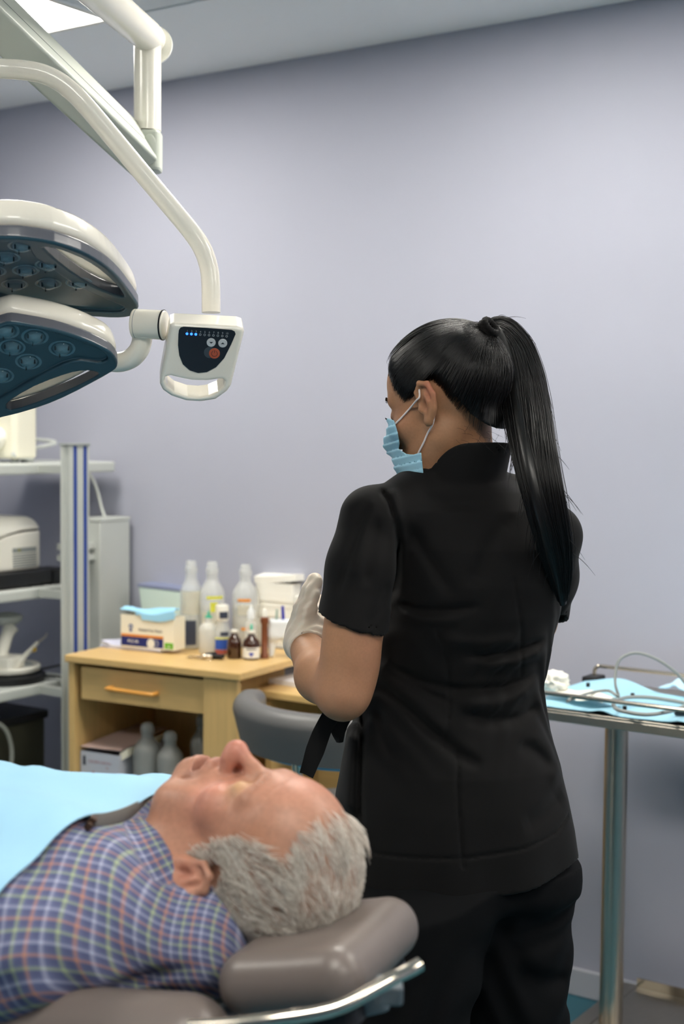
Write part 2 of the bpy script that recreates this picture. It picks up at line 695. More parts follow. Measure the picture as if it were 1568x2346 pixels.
for k, (x, y) in enumerate(PANEL_SPOTS):
    # every panel sits in one cell of the ceiling grid
    lab = 'glowing square LED panel set flush in the ceiling beside the lamp arm' if k == 0 else \
        'square LED panel of the same ceiling grid, outside the picture'
    t_ = thing('ceiling_light', lab, 'light', (x, y, ZC), 'square ceiling light panels' if k else None)
    MB().box(x - 0.275, x + 0.275, y - 0.275, y + 0.275, ZC + 0.001, ZC + 0.01).build('diffuser', M['led'], t_)
    f_ = MB()
    for a, b, c, d in ((-0.295, 0.295, -0.295, -0.275), (-0.295, 0.295, 0.275, 0.295), (-0.295, -0.275, -0.275, 0.275), (0.275, 0.295, -0.275, 0.275)):
        f_.box(x + a, x + b, y + c, y + d, ZC - 0.002, ZC + 0.03)
    f_.build('frame', M['white'], t_)


def Q(px, py, z):
    return W(PZ(px, py, z))


def onX(px, py, X):
    r = W(ray(px, py))
    return _C + r * (X / r[0])


def onY(px, py, Y):
    r = W(ray(px, py))
    return _C + r * (Y / r[1])


# ------------------------------------------------------------------ wooden cabinet
CR, CT = rot('Z', radians(6.0)), np.array([-2.372, 2.972, 0.0])
cab = thing('wooden_cabinet', 'beech cabinet with one drawer above an open shelf, under the bottles', 'cabinet', CT)
cb = lambda: MB(CR, CT)
ZT = 0.85
cb().box(-0.602, 0, 0, 0.425, ZT - 0.021, ZT).build('worktop', M['beech'], cab, bevel=0.003)
cb().box(-0.596, -0.576, 0.012, 0.42, 0, ZT - 0.0215).build('side_panel', M['beechv'], cab, bevel=0.001)
cb().box(-0.126, -0.016, 0.012, 0.032, 0, ZT - 0.0215).build('front_stile', M['beechv'], cab, bevel=0.001)
cb().box(-0.127, -0.109, 0.033, 0.42, 0, ZT - 0.0215).build('side_panel', M['beechv'], cab, bevel=0.001)
cb().box(-0.575, -0.128, 0.405, 0.418, 0.06, ZT - 0.03).build('back_panel', M['beechv'], cab)
SHZ = 0.44
cb().box(-0.5755, -0.1275, 0.035, 0.404, SHZ - 0.018, SHZ).build('shelf', M['beech'], cab)
cb().box(-0.5755, -0.1275, 0.035, 0.404, 0.06, 0.078).build('bottom_shelf', M['beech'], cab)
dr = cb().box(-0.558, -0.128, 0.022, 0.040, 0.722, 0.817).box(-0.55, -0.140, 0.0405, 0.39, 0.735, 0.80).build('drawer', M['beech'], cab, bevel=0.0015)
M['handle'] = mat('honey_wood_handle', '#d99a48', 0.35)
hp = [(-0.445, 0.022, 0.765), (-0.445, 0.002, 0.766), (-0.43, -0.006, 0.766), (-0.30, -0.006, 0.764), (-0.288, 0.002, 0.764), (-0.288, 0.022, 0.764)]
cb().tube(smooth_path(hp, 4), 0.0065, 10).build('handle', M['handle'], dr)

# ------------------------------------------------------------------ writing shelf desk to the right of the cabinet
DZ = 0.775
a_ = Q(612, 1583, DZ)
desk = thing('desk', 'low beech desk carrying white papers, behind the stool', 'desk', (-1.95, 3.25, 0))
MB().box(-2.45, -1.78, a_[1], 3.425, DZ - 0.02, DZ).build('desktop', M['beech'], desk, bevel=0.002)
MB().box(-1.82, -1.80, a_[1] + 0.03, 3.42, 0, DZ - 0.0205).build('side_panel', M['beechv'], desk)
MB().box(-2.43, -2.41, a_[1] + 0.03, 3.42, 0, DZ - 0.0205).build('side_panel', M['beechv'], desk)
MB().box(-2.409, -1.821, 3.39, 3.405, 0.35, DZ - 0.0205).build('modesty_panel', M['beech'], desk)
pa, pb = Q(612, 1565, DZ), Q(700, 1579, DZ)
pa[0], pb[0] = pa[0] + 0.004, pb[0] + 0.004
ang = atan2(*(pb - pa)[1::-1])
pr = rot('Z', ang)
for k, (dx, lab) in enumerate(((0.0, 'thick pad of white paper lying on the low desk'), (0.012, 'loose white sheet on top of the paper pad on the low desk'))):
    z0 = DZ + (0.0005, 0.0135)[k]
    MB(pr, (pa[0], pa[1], 0)).box(dx, 0.22, 0.003, 0.175 + dx, z0, z0 + (0.0125, 0.0008)[k]).build(
        'paper_pad' if k == 0 else 'paper_sheet', M['paper'], label=lab, cat='paper')

# ------------------------------------------------------------------ dentist stool with a wrap-around back
M['pvc'] = mat('slate_leatherette', '#646362', 0.42, spec=0.5, bump=(150, 0.1, 0.001))
M['pvc2'] = mat('slate_leatherette_top', '#77766f', 0.38, spec=0.5)
sc_ = W((0.052, 3.52, 0))
stool = thing('dentist_stool', 'slate grey stool with a curved wrap-around back, in front of the desk', 'stool', (sc_[0], sc_[1], 0))
ST = MB(RZ, sc_)
path = [(0.285 * cos(t), 0.285 * sin(t)) for t in np.linspace(radians(154), radians(330), 40)]
SECT = []
for k in range(24):   # padded band section: rounded top, straight skirt below
    a = 2 * pi * k / 24
    r_, z_ = 0.036 * cos(a), 0.036 * sin(a)
    if sin(a) < 0:
        z_ = -0.085 * min(1, -sin(a) * 1.6)
        r_ = 0.036 * (1 - 0.35 * (-z_ / 0.085)) * (1 if cos(a) > 0 else -1) * min(1, abs(cos(a)) * 1.8)
    SECT.append((r_, z_))
V, Fq = [], []
ns = len(path)
for i, (x, y) in enumerate(path):
    L = sqrt(x * x + y * y)
    ex = min(i, ns - 1 - i)
    sh = 0.35 + 0.65 * min(1, sqrt(ex / 4.0)) if ex < 4 else 1
    for r_, z_ in SECT:
        q = (L + r_ * sh - (0.0 if z_ > 0 else 0.10 * -z_)) / L
        V.append((x * q, y * q, 0.815 + z_ * sh))
for i in range(ns - 1):
    for k in range(24):
        j = (k + 1) % 24
        Fq.append((i * 24 + k, i * 24 + j, (i + 1) * 24 + j, (i + 1) * 24 + k))
Fq += [tuple(range(24))[::-1], tuple(range((ns - 1) * 24, ns * 24))]
ST.add(V, Fq, True)
ST.build('backrest', M['pvc'], stool)
M['blueband'] = mat('sky_blue_band', '#58b4dc', 0.4)  # thin sky blue band along the underside of the stool back
MB(RZ, sc_).tube([(0.268 * cos(t), 0.268 * sin(t), 0.725) for t in np.linspace(radians(164), radians(320), 30)], 0.008, 8).build('lower_band', M['blueband'], stool)
MB(RZ, sc_).lathe([(0.02, 0.50), (0.17, 0.50), (0.20, 0.515), (0.205, 0.54), (0.19, 0.565), (0.10, 0.578), (0.001, 0.58)], seg=32).build('seat', M['pvc'], stool)
MB(RZ, sc_).tube([(0.268 * cos(radians(235)), 0.268 * sin(radians(235)), 0.735), (0.25 * cos(radians(235)), 0.25 * sin(radians(235)), 0.56), (0.1 * cos(radians(235)), 0.1 * sin(radians(235)), 0.495)], 0.014, 10).build('back_strut', M['chrome'], stool)
MB(RZ, sc_).lathe([(0.028, 0.1), (0.028, 0.30), (0.018, 0.31), (0.018, 0.50)], seg=16).build('column', M['chrome'], stool)
for k in range(5):
    a = 2 * pi * k / 5 + 0.3
    lg = MB(RZ, sc_).tube([(0, 0, 0.11), (0.15 * cos(a), 0.15 * sin(a), 0.10), (0.27 * cos(a), 0.27 * sin(a), 0.075)], [0.022, 0.018, 0.014], 10).build('leg', M['chrome'], stool)
    MB(RZ, sc_ + RZ @ np.array([0.27 * cos(a), 0.27 * sin(a), 0.028])).lathe([(0.012, -0.014), (0.026, -0.012), (0.027, 0), (0.026, 0.012), (0.012, 0.014)], R=rot('X', pi / 2), seg=16) \
        .cyl((0, 0, 0.02), (0, 0, 0.05), 0.006).build('caster', M['black'], lg)

# ------------------------------------------------------------------ steel instrument table by the wall
TX0, TX1, TY0, TY1, TZ = -1.52, -0.72, 2.955, 3.36, 0.87
tab = thing('instrument_table', 'stainless steel instrument table on one post, against the wall', 'table', ((TX0 + TX1) / 2, (TY0 + TY1) / 2, 0))
t_ = MB()
t_.box(TX0, TX1, TY0, TY1, TZ - 0.006, TZ)
t_.box(TX0, TX1, TY0, TY0 + 0.006, TZ - 0.028, TZ - 0.0061).box(TX0, TX1, TY1 - 0.006, TY1, TZ - 0.028, TZ - 0.0061)
t_.box(TX0, TX0 + 0.006, TY0 + 0.0061, TY1 - 0.0061, TZ - 0.028, TZ - 0.0061).box(TX1 - 0.006, TX1, TY0 + 0.0061, TY1 - 0.0061, TZ - 0.028, TZ - 0.0061)
t_.build('tabletop', M['steel'], tab, bevel=0.002)
RZH = 0.915
for y in (TY0 - 0.045, TY1 - 0.035):
    pts = [(TX0 + 0.02, y, TZ - 0.01), (TX0 + 0.02, y, RZH - 0.016)] + [(TX0 + 0.035 - 0.015 * cos(a), y, RZH - 0.015 + 0.015 * sin(a)) for a in np.linspace(0.1, pi / 2, 6)] + [(TX1 - 0.035 + 0.015 * sin(a), y, RZH - 0.015 + 0.015 * cos(a)) for a in np.linspace(0, pi / 2 - 0.1, 6)] + [(TX1 - 0.02, y, RZH - 0.016), (TX1 - 0.02, y, TZ - 0.01)]
    r_ = MB().tube(pts, 0.005, 10).build('rail', M['chrome'], tab)
for x in (TX0 + 0.02, TX1 - 0.02):
    MB().tube([(x, TY0 - 0.045, TZ - 0.014), (x, TY0 + 0.004, TZ - 0.016)], 0.006, 8).build('rail_bracket', M['chrome'], tab)
    MB().box(x - 0.02, x + 0.02, TY1 - 0.07, TY1 - 0.01, TZ + 0.0005, TZ + 0.02).build('rail_foot', M['black'], tab, bevel=0.004)
pc = W(P(1411, 1800, 3.36))
po = MB()
po.lathe([(0.0275, 0.085), (0.0275, TZ - 0.03)], o=(pc[0], pc[1], 0), seg=28)
po.build('post', M['steel'], tab)
MB().box(pc[0] - 0.09, pc[0] + 0.09, pc[1] - 0.09, pc[1] + 0.09, TZ - 0.03, TZ - 0.0065).build('post_flange', M['steel'], tab)
bx = pc[0] - 0.06
LZ = 0.10
fr = MB()
fr.box(bx - 0.02, bx + 0.02, 2.90, 3.36, LZ - 0.045, LZ)
fr.box(bx + 0.021, TX1 + 0.0, pc[1] - 0.02, pc[1] + 0.02, LZ - 0.045, LZ - 0.006)
fr.box(TX1 + 0.001, TX1 + 0.041, 2.90, 3.36, LZ - 0.045, LZ)
fr.build('base_frame', M['steel'], tab, bevel=0.003)
MB().box(bx + 0.03, TX1 - 0.02, 3.0, 3.33, LZ + 0.001, LZ + 0.006).build('lower_shelf', M['steel'], tab)
MB().box(bx + 0.03, TX1 - 0.02, 3.33, 3.336, LZ + 0.001, LZ + 0.03).build('shelf_lip', M['chrome'], tab)
for x in (bx, TX1 + 0.02):
    for y in (2.92, 3.34):
        MB().lathe([(0.02, -0.011), (0.026, -0.009), (0.026, 0.009), (0.02, 0.011)], o=(x, y, 0.0265), R=rot('Y', pi / 2), seg=16).box(x - 0.013, x + 0.013, y - 0.012, y + 0.012, 0.035, 0.0555).build('caster', M['black'], tab)

# blue drape on the table, crumpled
M['drape'] = mat('sky_blue_drape', '#a0d0e4', 0.75, bump=(400, 0.15, 0.0006), noise=(12, 0.03))
G = []
nu, nv = 60, 44
for i in range(nu):
    row = []
    for j in range(nv):
        u, v = i / (nu - 1), j / (nv - 1)
        x = TX0 + 0.02 + u * (TX1 - TX0 - 0.06) + 0.010 * sin(7 * v + 2 * u) * v
        y = TY0 + 0.003 + v * 0.285 + 0.012 * sin(9 * u + 1) * v
        z = TZ + 0.003 + 0.006 * (1 + sin(14 * u + 5 * v)) * min(1, 0.15 + v * 1.2) * 0.8 + 0.004 * (1 + sin(31 * u - 11 * v + 1.3)) * 0.7 * min(1, 0.2 + v * 2)
        z += 0.022 * math.exp(-((u - 0.09) / 0.10) ** 2 - ((v - 0.95) / 0.3) ** 2)
        z += 0.007 * math.exp(-((u - 0.25) / 0.03) ** 2) * max(0, 1 - v * 2.2)
        z += 0.006 * math.exp(-((u - 0.50) / 0.03) ** 2) * max(0, 1 - v * 2.0)
        row.append((x, y, z))
    G.append(row)
tl = MB().grid(G, 0.0015)
tl.build('blue_drape', M['drape'], label='crumpled sky blue drape spread over the steel instrument table', cat='drape')
# gauze wads
M['gauze'] = mat('white_gauze', '#f4f2e8', 0.9, bump=(250, 0.3, 0.001))


def wad(name, c, r, seed, material, lab, cat, sq=(1, 0.8, 0.55), amp=0.22):
    rg = np.random.default_rng(seed)
    dirs = rg.normal(size=(14, 3))
    dirs /= np.linalg.norm(dirs, axis=1)[:, None]
    bm = bmesh.new()
    bmesh.ops.create_icosphere(bm, subdivisions=4, radius=1)
    V = np.array([v.co for v in bm.verts])
    Fc = np.array([[v.index for v in f.verts] for f in bm.faces])
    bm.free()
    d = np.abs(V @ dirs.T)
    k = 1 - amp * np.exp(-(d / 0.13) ** 2).sum(1) * 0.55
    V = V * k[:, None] * np.array(sq) * r
    V[:, 2] -= V[:, 2].min()
    me = mesh_np(name, V + np.asarray(c), Fc)
    return link(name, me, material, None, lab, cat, None, None, tuple(c))


ga = Q(1268, 1590, TZ + 0.02)
wad('gauze_wad', (ga[0], ga[1], TZ + 0.022), 0.042, 3, M['gauze'], 'crumpled white gauze wad on the blue drape, next to the woman in black', 'gauze', (1, 0.9, 0.8))
gb = Q(1345, 1594, TZ + 0.02)
G = [[(gb[0] - 0.075 + 0.15 * u + 0.02 * v, gb[1] - 0.05 + 0.075 * v - 0.03 * u, TZ + 0.024 + 0.012 * sin(pi * v) + 0.004 * sin(9 * u + 4 * v)) for v in np.linspace(0, 1, 10)] for u in np.linspace(0, 1, 18)]
MB().grid(G, 0.002).build('gauze_pad', M['gauze'], label='flat white gauze pad folded on the blue drape behind the front rail', cat='gauze')
# handpiece hose looping above the table
M['hose'] = mat('grey_hose', '#8d9290', 0.45)
zt = TZ + 0.036
hs = [Q(1300, 1606, zt), Q(1350, 1588, zt + 0.005), Q(1392, 1582, zt + 0.004), Q(1412, 1592, zt + 0.004)]
A0 = Q(1418, 1594, zt)
Yp = A0[1]
loop = [onY(x, y, Yp + k * 0.01) for k, (x, y) in enumerate(((1411, 1570), (1411, 1545), (1417, 1517), (1434, 1502), (1460, 1496), (1494, 1505), (1525, 1522), (1552, 1543), (1575, 1570)))]
MB().tube(smooth_path(hs + [A0] + loop, 6), 0.0035, 8).build('hose', M['hose'], label='thin grey hose arching up above the steel table', cat='hose', loc=tuple(A0))
co = [Q(x, y, TZ + 0.032) for x, y in ((1575, 1612), (1540, 1605), (1490, 1598), (1450, 1597), (1425, 1601), (1407, 1611), (1413, 1624), (1440, 1632), (1480, 1637), (1520, 1633), (1560, 1622), (1590, 1605))]
MB().tube(smooth_path(co, 6), 0.0045, 8).build('coiled_hose', M['hose'], label='coiled grey hose lying flat on the blue drape, under the arching hose', cat='hose')
for (x, y, lab) in ((1450, 1597, 'small black clip on the back run of the coiled hose'), (1432, 1627, 'small black clip on the front run of the coiled hose'), (1348, 1573, 'small black clip beside the flat gauze pad')):
    q = Q(x, y, TZ + 0.028)
    MB(rot('Z', 0.4), (q[0], q[1], TZ + 0.028)).rbox(-0.0045, 0.0045, -0.005, 0.005, 0, 0.009, 0.003).build('hose_clip', M['black'], label=lab, cat='clip')
q = Q(1566, 1640, TZ + 0.012)
MB(rot('Z', 0.5), (q[0], q[1], TZ + 0.012)).lathe([(0.004, -0.02), (0.0085, -0.018), (0.0085, 0.015), (0.006, 0.02)], o=(0, 0, 0.009), R=rot('Y', pi / 2), seg=12).build('instrument_tip', M['black'], label='short black instrument tip on the drape by the front rail', cat='instrument')
M['pack'] = mat('pale_blue_film', '#bfe3f4', 0.35)
q = Q(1548, 1573, TZ + 0.03)
G = [[(q[0] - 0.03 + 0.11 * u, q[1] - 0.03 + 0.06 * v, TZ + 0.03 + 0.015 * sin(3 * u) * sin(pi * v) + 0.01 * math.exp(-((u - 0.35) / 0.1) ** 2)) for v in np.linspace(0, 1, 8)] for u in np.linspace(0, 1, 14)]
MB().grid(G, 0.003).build('instrument_pouch', M['pack'], label='pale blue sterile pouch at the back of the steel table', cat='pouch')

# ------------------------------------------------------------------ equipment rack
cc = W(P(172, 1300, 4.30))
rack = thing('equipment_rack', 'grey aluminium rack with blue striped column and four shelves', 'rack', (cc[0], cc[1], 0))
RXF = -3.235


def column(cx, cy):
    cr = rot('Z', radians(45))   # the column is turned a little from the wall
    o = np.array([cx, cy, 0])
    col_ = MB(cr, o)
    w_ = 0.042
    z1 = 1.452
    col_.box(-w_, w_, -0.04, 0.04, 0.06, z1)
    col_.box(-w_, -w_ + 0.010, -0.046, -0.0401, 0.06, z1)
    col_.box(-0.019, -0.004, -0.046, -0.0401, 0.06, z1).box(0.007, 0.025, -0.046, -0.0401, 0.06, z1).box(0.036, w_, -0.046, -0.0401, 0.06, z1)
    c_ = col_.build('column', M['alu'], rack, bevel=0.001)
    for xa, xb in ((-0.004, 0.007), (0.025, 0.036)):
        MB(cr, o).box(xa + 0.0003, xb - 0.0003, -0.045, -0.0402, 0.06, z1 - 0.001).build('blue_stripe', M['blue'], c_)
    MB(cr, o).box(-w_ - 0.004, w_ + 0.004, -0.05, 0.044, z1 + 0.0005, z1 + 0.006).build('end_plate', M['hose'], c_)


column(cc[0], cc[1])
column(cc[0] - 0.06, cc[1] - 0.92)
M['shelfgrey'] = mat('grey_powder_coat', '#c3c7c2', 0.45)
for z_, th in ((1.395, 0.034), (1.012, 0.034), (0.712, 0.034), (0.22, 0.034)):
    y1 = 3.40 if z_ > 1.3 else 3.235
    MB().box(-3.66, RXF, 2.20, y1, z_ - th, z_).build('shelf', M['shelfgrey'], rack, bevel=0.006)
MB().box(cc[0] - 0.11, cc[0] - 0.02, cc[1] + 0.02, cc[1] + 0.05, 0.1, 0.18).box(cc[0] - 0.15, cc[0] + 0.0, 2.2, 3.22, 0.06, 0.10).build('foot_bar', M['alu'], rack)
for z_ in (1.378, 0.995, 0.695, 0.203):
    for yy in (cc[1], cc[1] - 0.92):
        MB().box(-3.30, cc[0] - 0.03, yy - 0.012, yy + 0.012, z_ - 0.012, z_ + 0.012).build('shelf_bracket', M['alu'], rack)
for xx, yy in ((cc[0] - 0.05, 2.3), (cc[0] - 0.05, 3.2)):
    MB().lathe([(0.02, -0.012), (0.03, -0.009), (0.03, 0.009), (0.02, 0.012)], o=(xx, yy, 0.0305), R=rot('Y', pi / 2), seg=16).build('caster', M['black'], rack)
# cream device on the top shelf
e0, e1 = onX(33, 1000, -3.29), onX(89, 1000, -3.29)
M['creamdev'] = mat('cream_plastic', '#eae6d2', 0.4)
dv = thing('cream_monitor', 'cream boxy device on the top rack shelf, below the lamp', 'device', (-3.43, (e0[1] + e1[1]) / 2, 1.3955))
MB().rbox(-3.62, -3.29, e0[1], e1[1], 1.408, 1.70, 0.02).build('housing', M['creamdev'], dv, bevel=0.008)
MB().lathe([(0.035, 0), (0.035, 0.02), (0.028, 0.028)], o=(-3.36, e0[1] - 0.001, 1.47), R=rot('X', pi / 2), seg=20).build('dial', M['white'], dv)
for yy in (e0[1] + 0.03, e1[1] - 0.03):
    for xx in (-3.32, -3.58):
        MB().cyl((xx, yy, 1.3955), (xx, yy, 1.409), 0.013, seg=12).build('foot', M['hose'], dv)
ca = [(-3.33, e1[1] - 0.003, 1.47), (-3.32, e1[1] + 0.1, 1.455), (-3.30, 3.02, 1.425), (-3.30, 3.10, 1.402)]
MB().tube(smooth_path(ca, 6), 0.006, 8).build('cable', M['shelfgrey'], dv)
# white rounded device on the second shelf: body and lid split by a curved seam
wd = thing('white_sterilizer', 'white rounded tabletop device on the black tray, second rack shelf', 'device', (-3.44, 2.75, 1.065))
ya, yb = onX(-60, 1250, -3.29)[1], onX(108, 1250, -3.29)[1]
zb, zt_ = 1.064, 1.225


def dev_f(p):
    return rboxf(p, ((-3.62 - 3.29) / 2, (ya + yb) / 2, (zb + zt_) / 2 - 0.02), (0.165, (yb - ya) / 2, (zt_ - zb) / 2 + 0.02), 0.055)


def seam(p):
    y = p[..., 1] - (yb - 0.16)
    return p[..., 2] - (1.163 + 0.022 / (1 + np.exp(-(y - 0.02) / 0.018)) + 0.006 * np.exp(-(y / 0.03) ** 2))


for nm, fn, mm in (('body', lambda p: smax(smax(dev_f(p), seam(p) + 0.003, 0.004), zb - p[..., 2], 0.002), M['white']), ('lid', lambda p: smax(dev_f(p) - 0.002, -seam(p) + 0.003, 0.004), M['white'])):
    V, Fc = surfnet(fn, (-3.64, ya - 0.02, zb - 0.01), (-3.27, yb + 0.02, zt_ + 0.03), 0.005)
    link(nm, mesh_np(nm, V, Fc), mm, wd)
MB().box(-3.60, -3.31, ya + 0.02, yb - 0.02, 1.10, 1.19).build('inner_core', M['black'], wd)
va, vb = onX(30, 1300, -3.288)[1], onX(84, 1300, -3.288)[1]
gl = MB()
for k in range(6):
    gl.box(-3.2905, -3.288, va, vb, 1.073 + k * 0.0075, 1.077 + k * 0.0075)
gl.build('vent_slats', M['hose'], wd, kind='stuff')
MB().box(-3.2905, -3.2885, va, vb, 1.119, 1.134).build('name_plate', M['hose'], wd)
MB().box(-3.2884, -3.2882, va + 0.02, va + 0.032, 1.121, 1.132).build('emblem', mat('olive_print', '#8c8a5a', 0.5), wd)
tr = thing('black_tray', 'flat black tray under the white rounded device on the rack', 'tray', (-3.44, 2.8, 1.0125))
tb = onX(137, 1335, -3.26)[1]
MB().rbox(-3.63, -3.258, ya - 0.05, tb - 0.03, 1.019, 1.062, 0.01).build('plate', M['black'], tr, bevel=0.004)
MB().rbox(-3.36, -3.252, tb - 0.029, tb + 0.045, 1.0135, 1.06, 0.012).build('latch', M['black'], tr, bevel=0.004)
for yy in (ya, tb - 0.08):
    MB().box(-3.6, -3.27, yy - 0.02, yy + 0.02, 1.0125, 1.0185).build('foot', M['black'], tr)
# scaler on the third shelf
zs = 0.7125
sb = onX(18, 1555, -3.36)
dsh = onX(85, 1548, -3.36)[1] - sb[1]
scl = thing('dental_scaler', 'white round scaler base with a leaning arm, third rack shelf', 'device', (-3.36, sb[1], zs))
o_ = (-3.36, sb[1], 0)
MB().lathe([(0.02, zs + 0.0), (0.115, zs + 0.0), (0.118, zs + 0.02), (0.095, zs + 0.03)], o=o_, seg=36).build('foot_ring', M['black'], scl)
MB().lathe([(0.09, zs + 0.031), (0.098, zs + 0.034), (0.102, zs + 0.046), (0.098, zs + 0.052), (0.086, zs + 0.050), (0.075, zs + 0.044), (0.001, zs + 0.044)], o=o_, seg=40).build('dish', M['white'], scl)
MB().lathe([(0.055, zs + 0.0445), (0.052, zs + 0.049), (0.001, zs + 0.049)], o=(-3.36, sb[1] + 0.03, 0), seg=28).build('inner_plate', M['shelfgrey'], scl)
MB(rot('Z', 0.3), (-3.34, sb[1] - 0.03, 0)).rbox(-0.05, 0.05, -0.05, 0.045, zs + 0.046, zs + 0.085, 0.015).build('control_block', M['white'], scl, bevel=0.006)
ar = [onX(-10, 1540, -3.34), onX(5, 1490, -3.36), onX(18, 1450, -3.38), onX(28, 1436, -3.38)]
MB().tube(smooth_path(ar, 6), [0.02] * 13 + [0.022] * 6, 14).build('arm', M['white'], scl)
MB().lathe([(0.025, 0), (0.045, 0.015), (0.047, 0.03), (0.02, 0.04)], o=onX(18, 1432, -3.40), seg=20).build('head_cap', M['shelfgrey'], scl)
h0, h1, h2 = onX(16, 1546, -3.295), onX(86, 1472, -3.30), onX(97, 1464, -3.30)
hpz = thing('scaler_handpiece', 'slim white handpiece with a hooked metal tip resting on the scaler dish', 'handpiece', tuple(h0))
MB().tube([h0, h0 + (h1 - h0) * 0.5, h1], [0.008, 0.0085, 0.006], 12).build('grip', M['white'], hpz)
MB().tube(smooth_path([h1, h2, onX(105, 1457, -3.30), onX(107, 1450, -3.30)], 5), [0.004] * 5 + [0.003] * 5 + [0.002] * 6, 8).build('tip', M['steel'], hpz)
yl = h0 + (h1 - h0) * 0.86
MB().lathe([(0.004, -0.008), (0.010, -0.004), (0.010, 0.006), (0.004, 0.009)], o=yl + np.array([0, 0, -0.008]), seg=12).build('ring', mat('yellow_plastic', '#d6ac2a', 0.4), hpz)
cbk = [(-3.30, sb[1] + 0.08, zs + 0.03), (-3.27, sb[1] + 0.17, zs + 0.035), (-3.224, sb[1] + 0.23, zs + 0.012), (-3.220, sb[1] + 0.235, zs - 0.03), (-3.220, sb[1] + 0.17, zs - 0.042), (-3.220, sb[1] + 0.12, zs - 0.02), (-3.224, sb[1] + 0.1, zs + 0.010), (-3.30, sb[1] + 0.06, zs + 0.012)]
MB().tube(smooth_path(cbk, 6), 0.0035, 8).build('scaler_cable', M['black'], label='thin black cable looping over the third rack shelf edge', cat='cable')
# dark bin on the bottom shelf with a pale tube in front
M['smoke'] = mat('smoked_plastic', '#3a3a30', 0.3)
bn = thing('storage_bin', 'dark smoked plastic bin on the bottom rack shelf', 'bin', (-3.45, 2.85, 0.2205))
b0, b1 = onX(-40, 1700, -3.30)[1], onX(108, 1700, -3.30)[1]
MB().rbox(-3.62, -3.30, b0, b1, 0.221, 0.585, 0.02).build('tub', M['smoke'], bn, bevel=0.005)
MB().rbox(-3.63, -3.29, b0 - 0.008, b1 + 0.008, 0.586, 0.61, 0.02).build('lid', M['black'], bn, bevel=0.004)
M['softtube'] = mat('cloudy_tubing', '#b9bbb2', 0.3, clear=0.45)
tbp = [onX(-20, 1650, -3.275), onX(10, 1668, -3.27), onX(24, 1700, -3.27), onX(27, 1735, -3.27), onX(22, 1790, -3.27), onX(22, 1950, -3.27)]
tbp[-1][2] = 0.2245
MB().tube(smooth_path(tbp, 6), 0.007, 10).build('suction_tube', M['softtube'], label='cloudy plastic tube hanging in front of the dark bin', cat='tube')
# tall grey case behind the rack column
ca_, cb_ = onX(229, 1300, -3.19)[1], onX(309, 1300, -3.19)[1]
cs = thing('equipment_case', 'tall pale grey metal case standing by the wall behind the column', 'case', (-3.26, (ca_ + cb_) / 2, 0))
cb_ = min(cb_, Y1 - 0.018)
MB().rbox(-3.30, -3.19, ca_, cb_, 0.0, 1.205, 0.006).build('housing', M['shelfgrey'], cs, bevel=0.003)
MB().rbox(-3.302, -3.188, ca_ - 0.002, cb_ + 0.002, 1.2055, 1.216, 0.006).build('top_cap', M['shelfgrey'], cs, bevel=0.002)
for z_ in (1.13, 1.095):
    MB().box(-3.27, -3.21, ca_ - 0.11, ca_ - 0.001, z_ - 0.01, z_ + 0.008).build('bracket', M['shelfgrey'], cs)
ctop = onX(240, 1192, -3.23)
cbp = [(ctop[0], ctop[1], 1.2165), onX(232, 1160, -3.24), onX(220, 1115, -3.25), onX(205, 1086, -3.25), onX(190, 1078, -3.25)]
MB().tube(smooth_path(cbp, 6), 0.0055, 8).build('cable', M['shelfgrey'], cs)
# ------------------------------------------------------------------ things on the cabinet
M['clearpl'] = mat('clear_plastic', '#eef0ea', 0.18, spec=0.6, clear=0.62)
M['milky'] = mat('milky_plastic', '#f1f2ec', 0.3, spec=0.5, clear=0.5)
M['frost'] = mat('frosted_white_plastic', '#f1f4f4', 0.35, clear=0.12)
M['amber'] = mat('amber_glass', '#3a1c05', 0.08, spec=0.7, coat=0.5)
M['lab'] = mat('white_label', '#ecebe4', 0.6)
M['labpale'] = mat('pale_label', '#dcd8c6', 0.6, clear=0.25)
M['orange'] = mat('orange_print', '#e08a1e', 0.5)
M['green'] = mat('green_print', '#6db52d', 0.5)
M['teal'] = mat('teal_plastic', '#39b596', 0.4)
M['navy'] = mat('navy_print', '#1d2a6e', 0.5)
M['ink'] = mat('dark_ink', '#3b4152', 0.6)
M['bluepl'] = mat('blue_plastic', '#1f22a8', 0.3)
M['yellow'] = mat('yellow_print', '#d9d84a', 0.5)
M['brown'] = mat('brown_plastic', '#7a4529', 0.35)


def bottle_prof(h, r, nr, sh=0.62, cap0=0.86):
    return [(r * 0.85, 0), (r, 0.006), (r, h * sh), (r * 0.93, h * (sh + 0.06)), (r * 0.7, h * (sh + 0.12)), (nr * 1.05, h * (sh + 0.17)), (nr, h * (sh + 0.18)), (nr, h * cap0)]


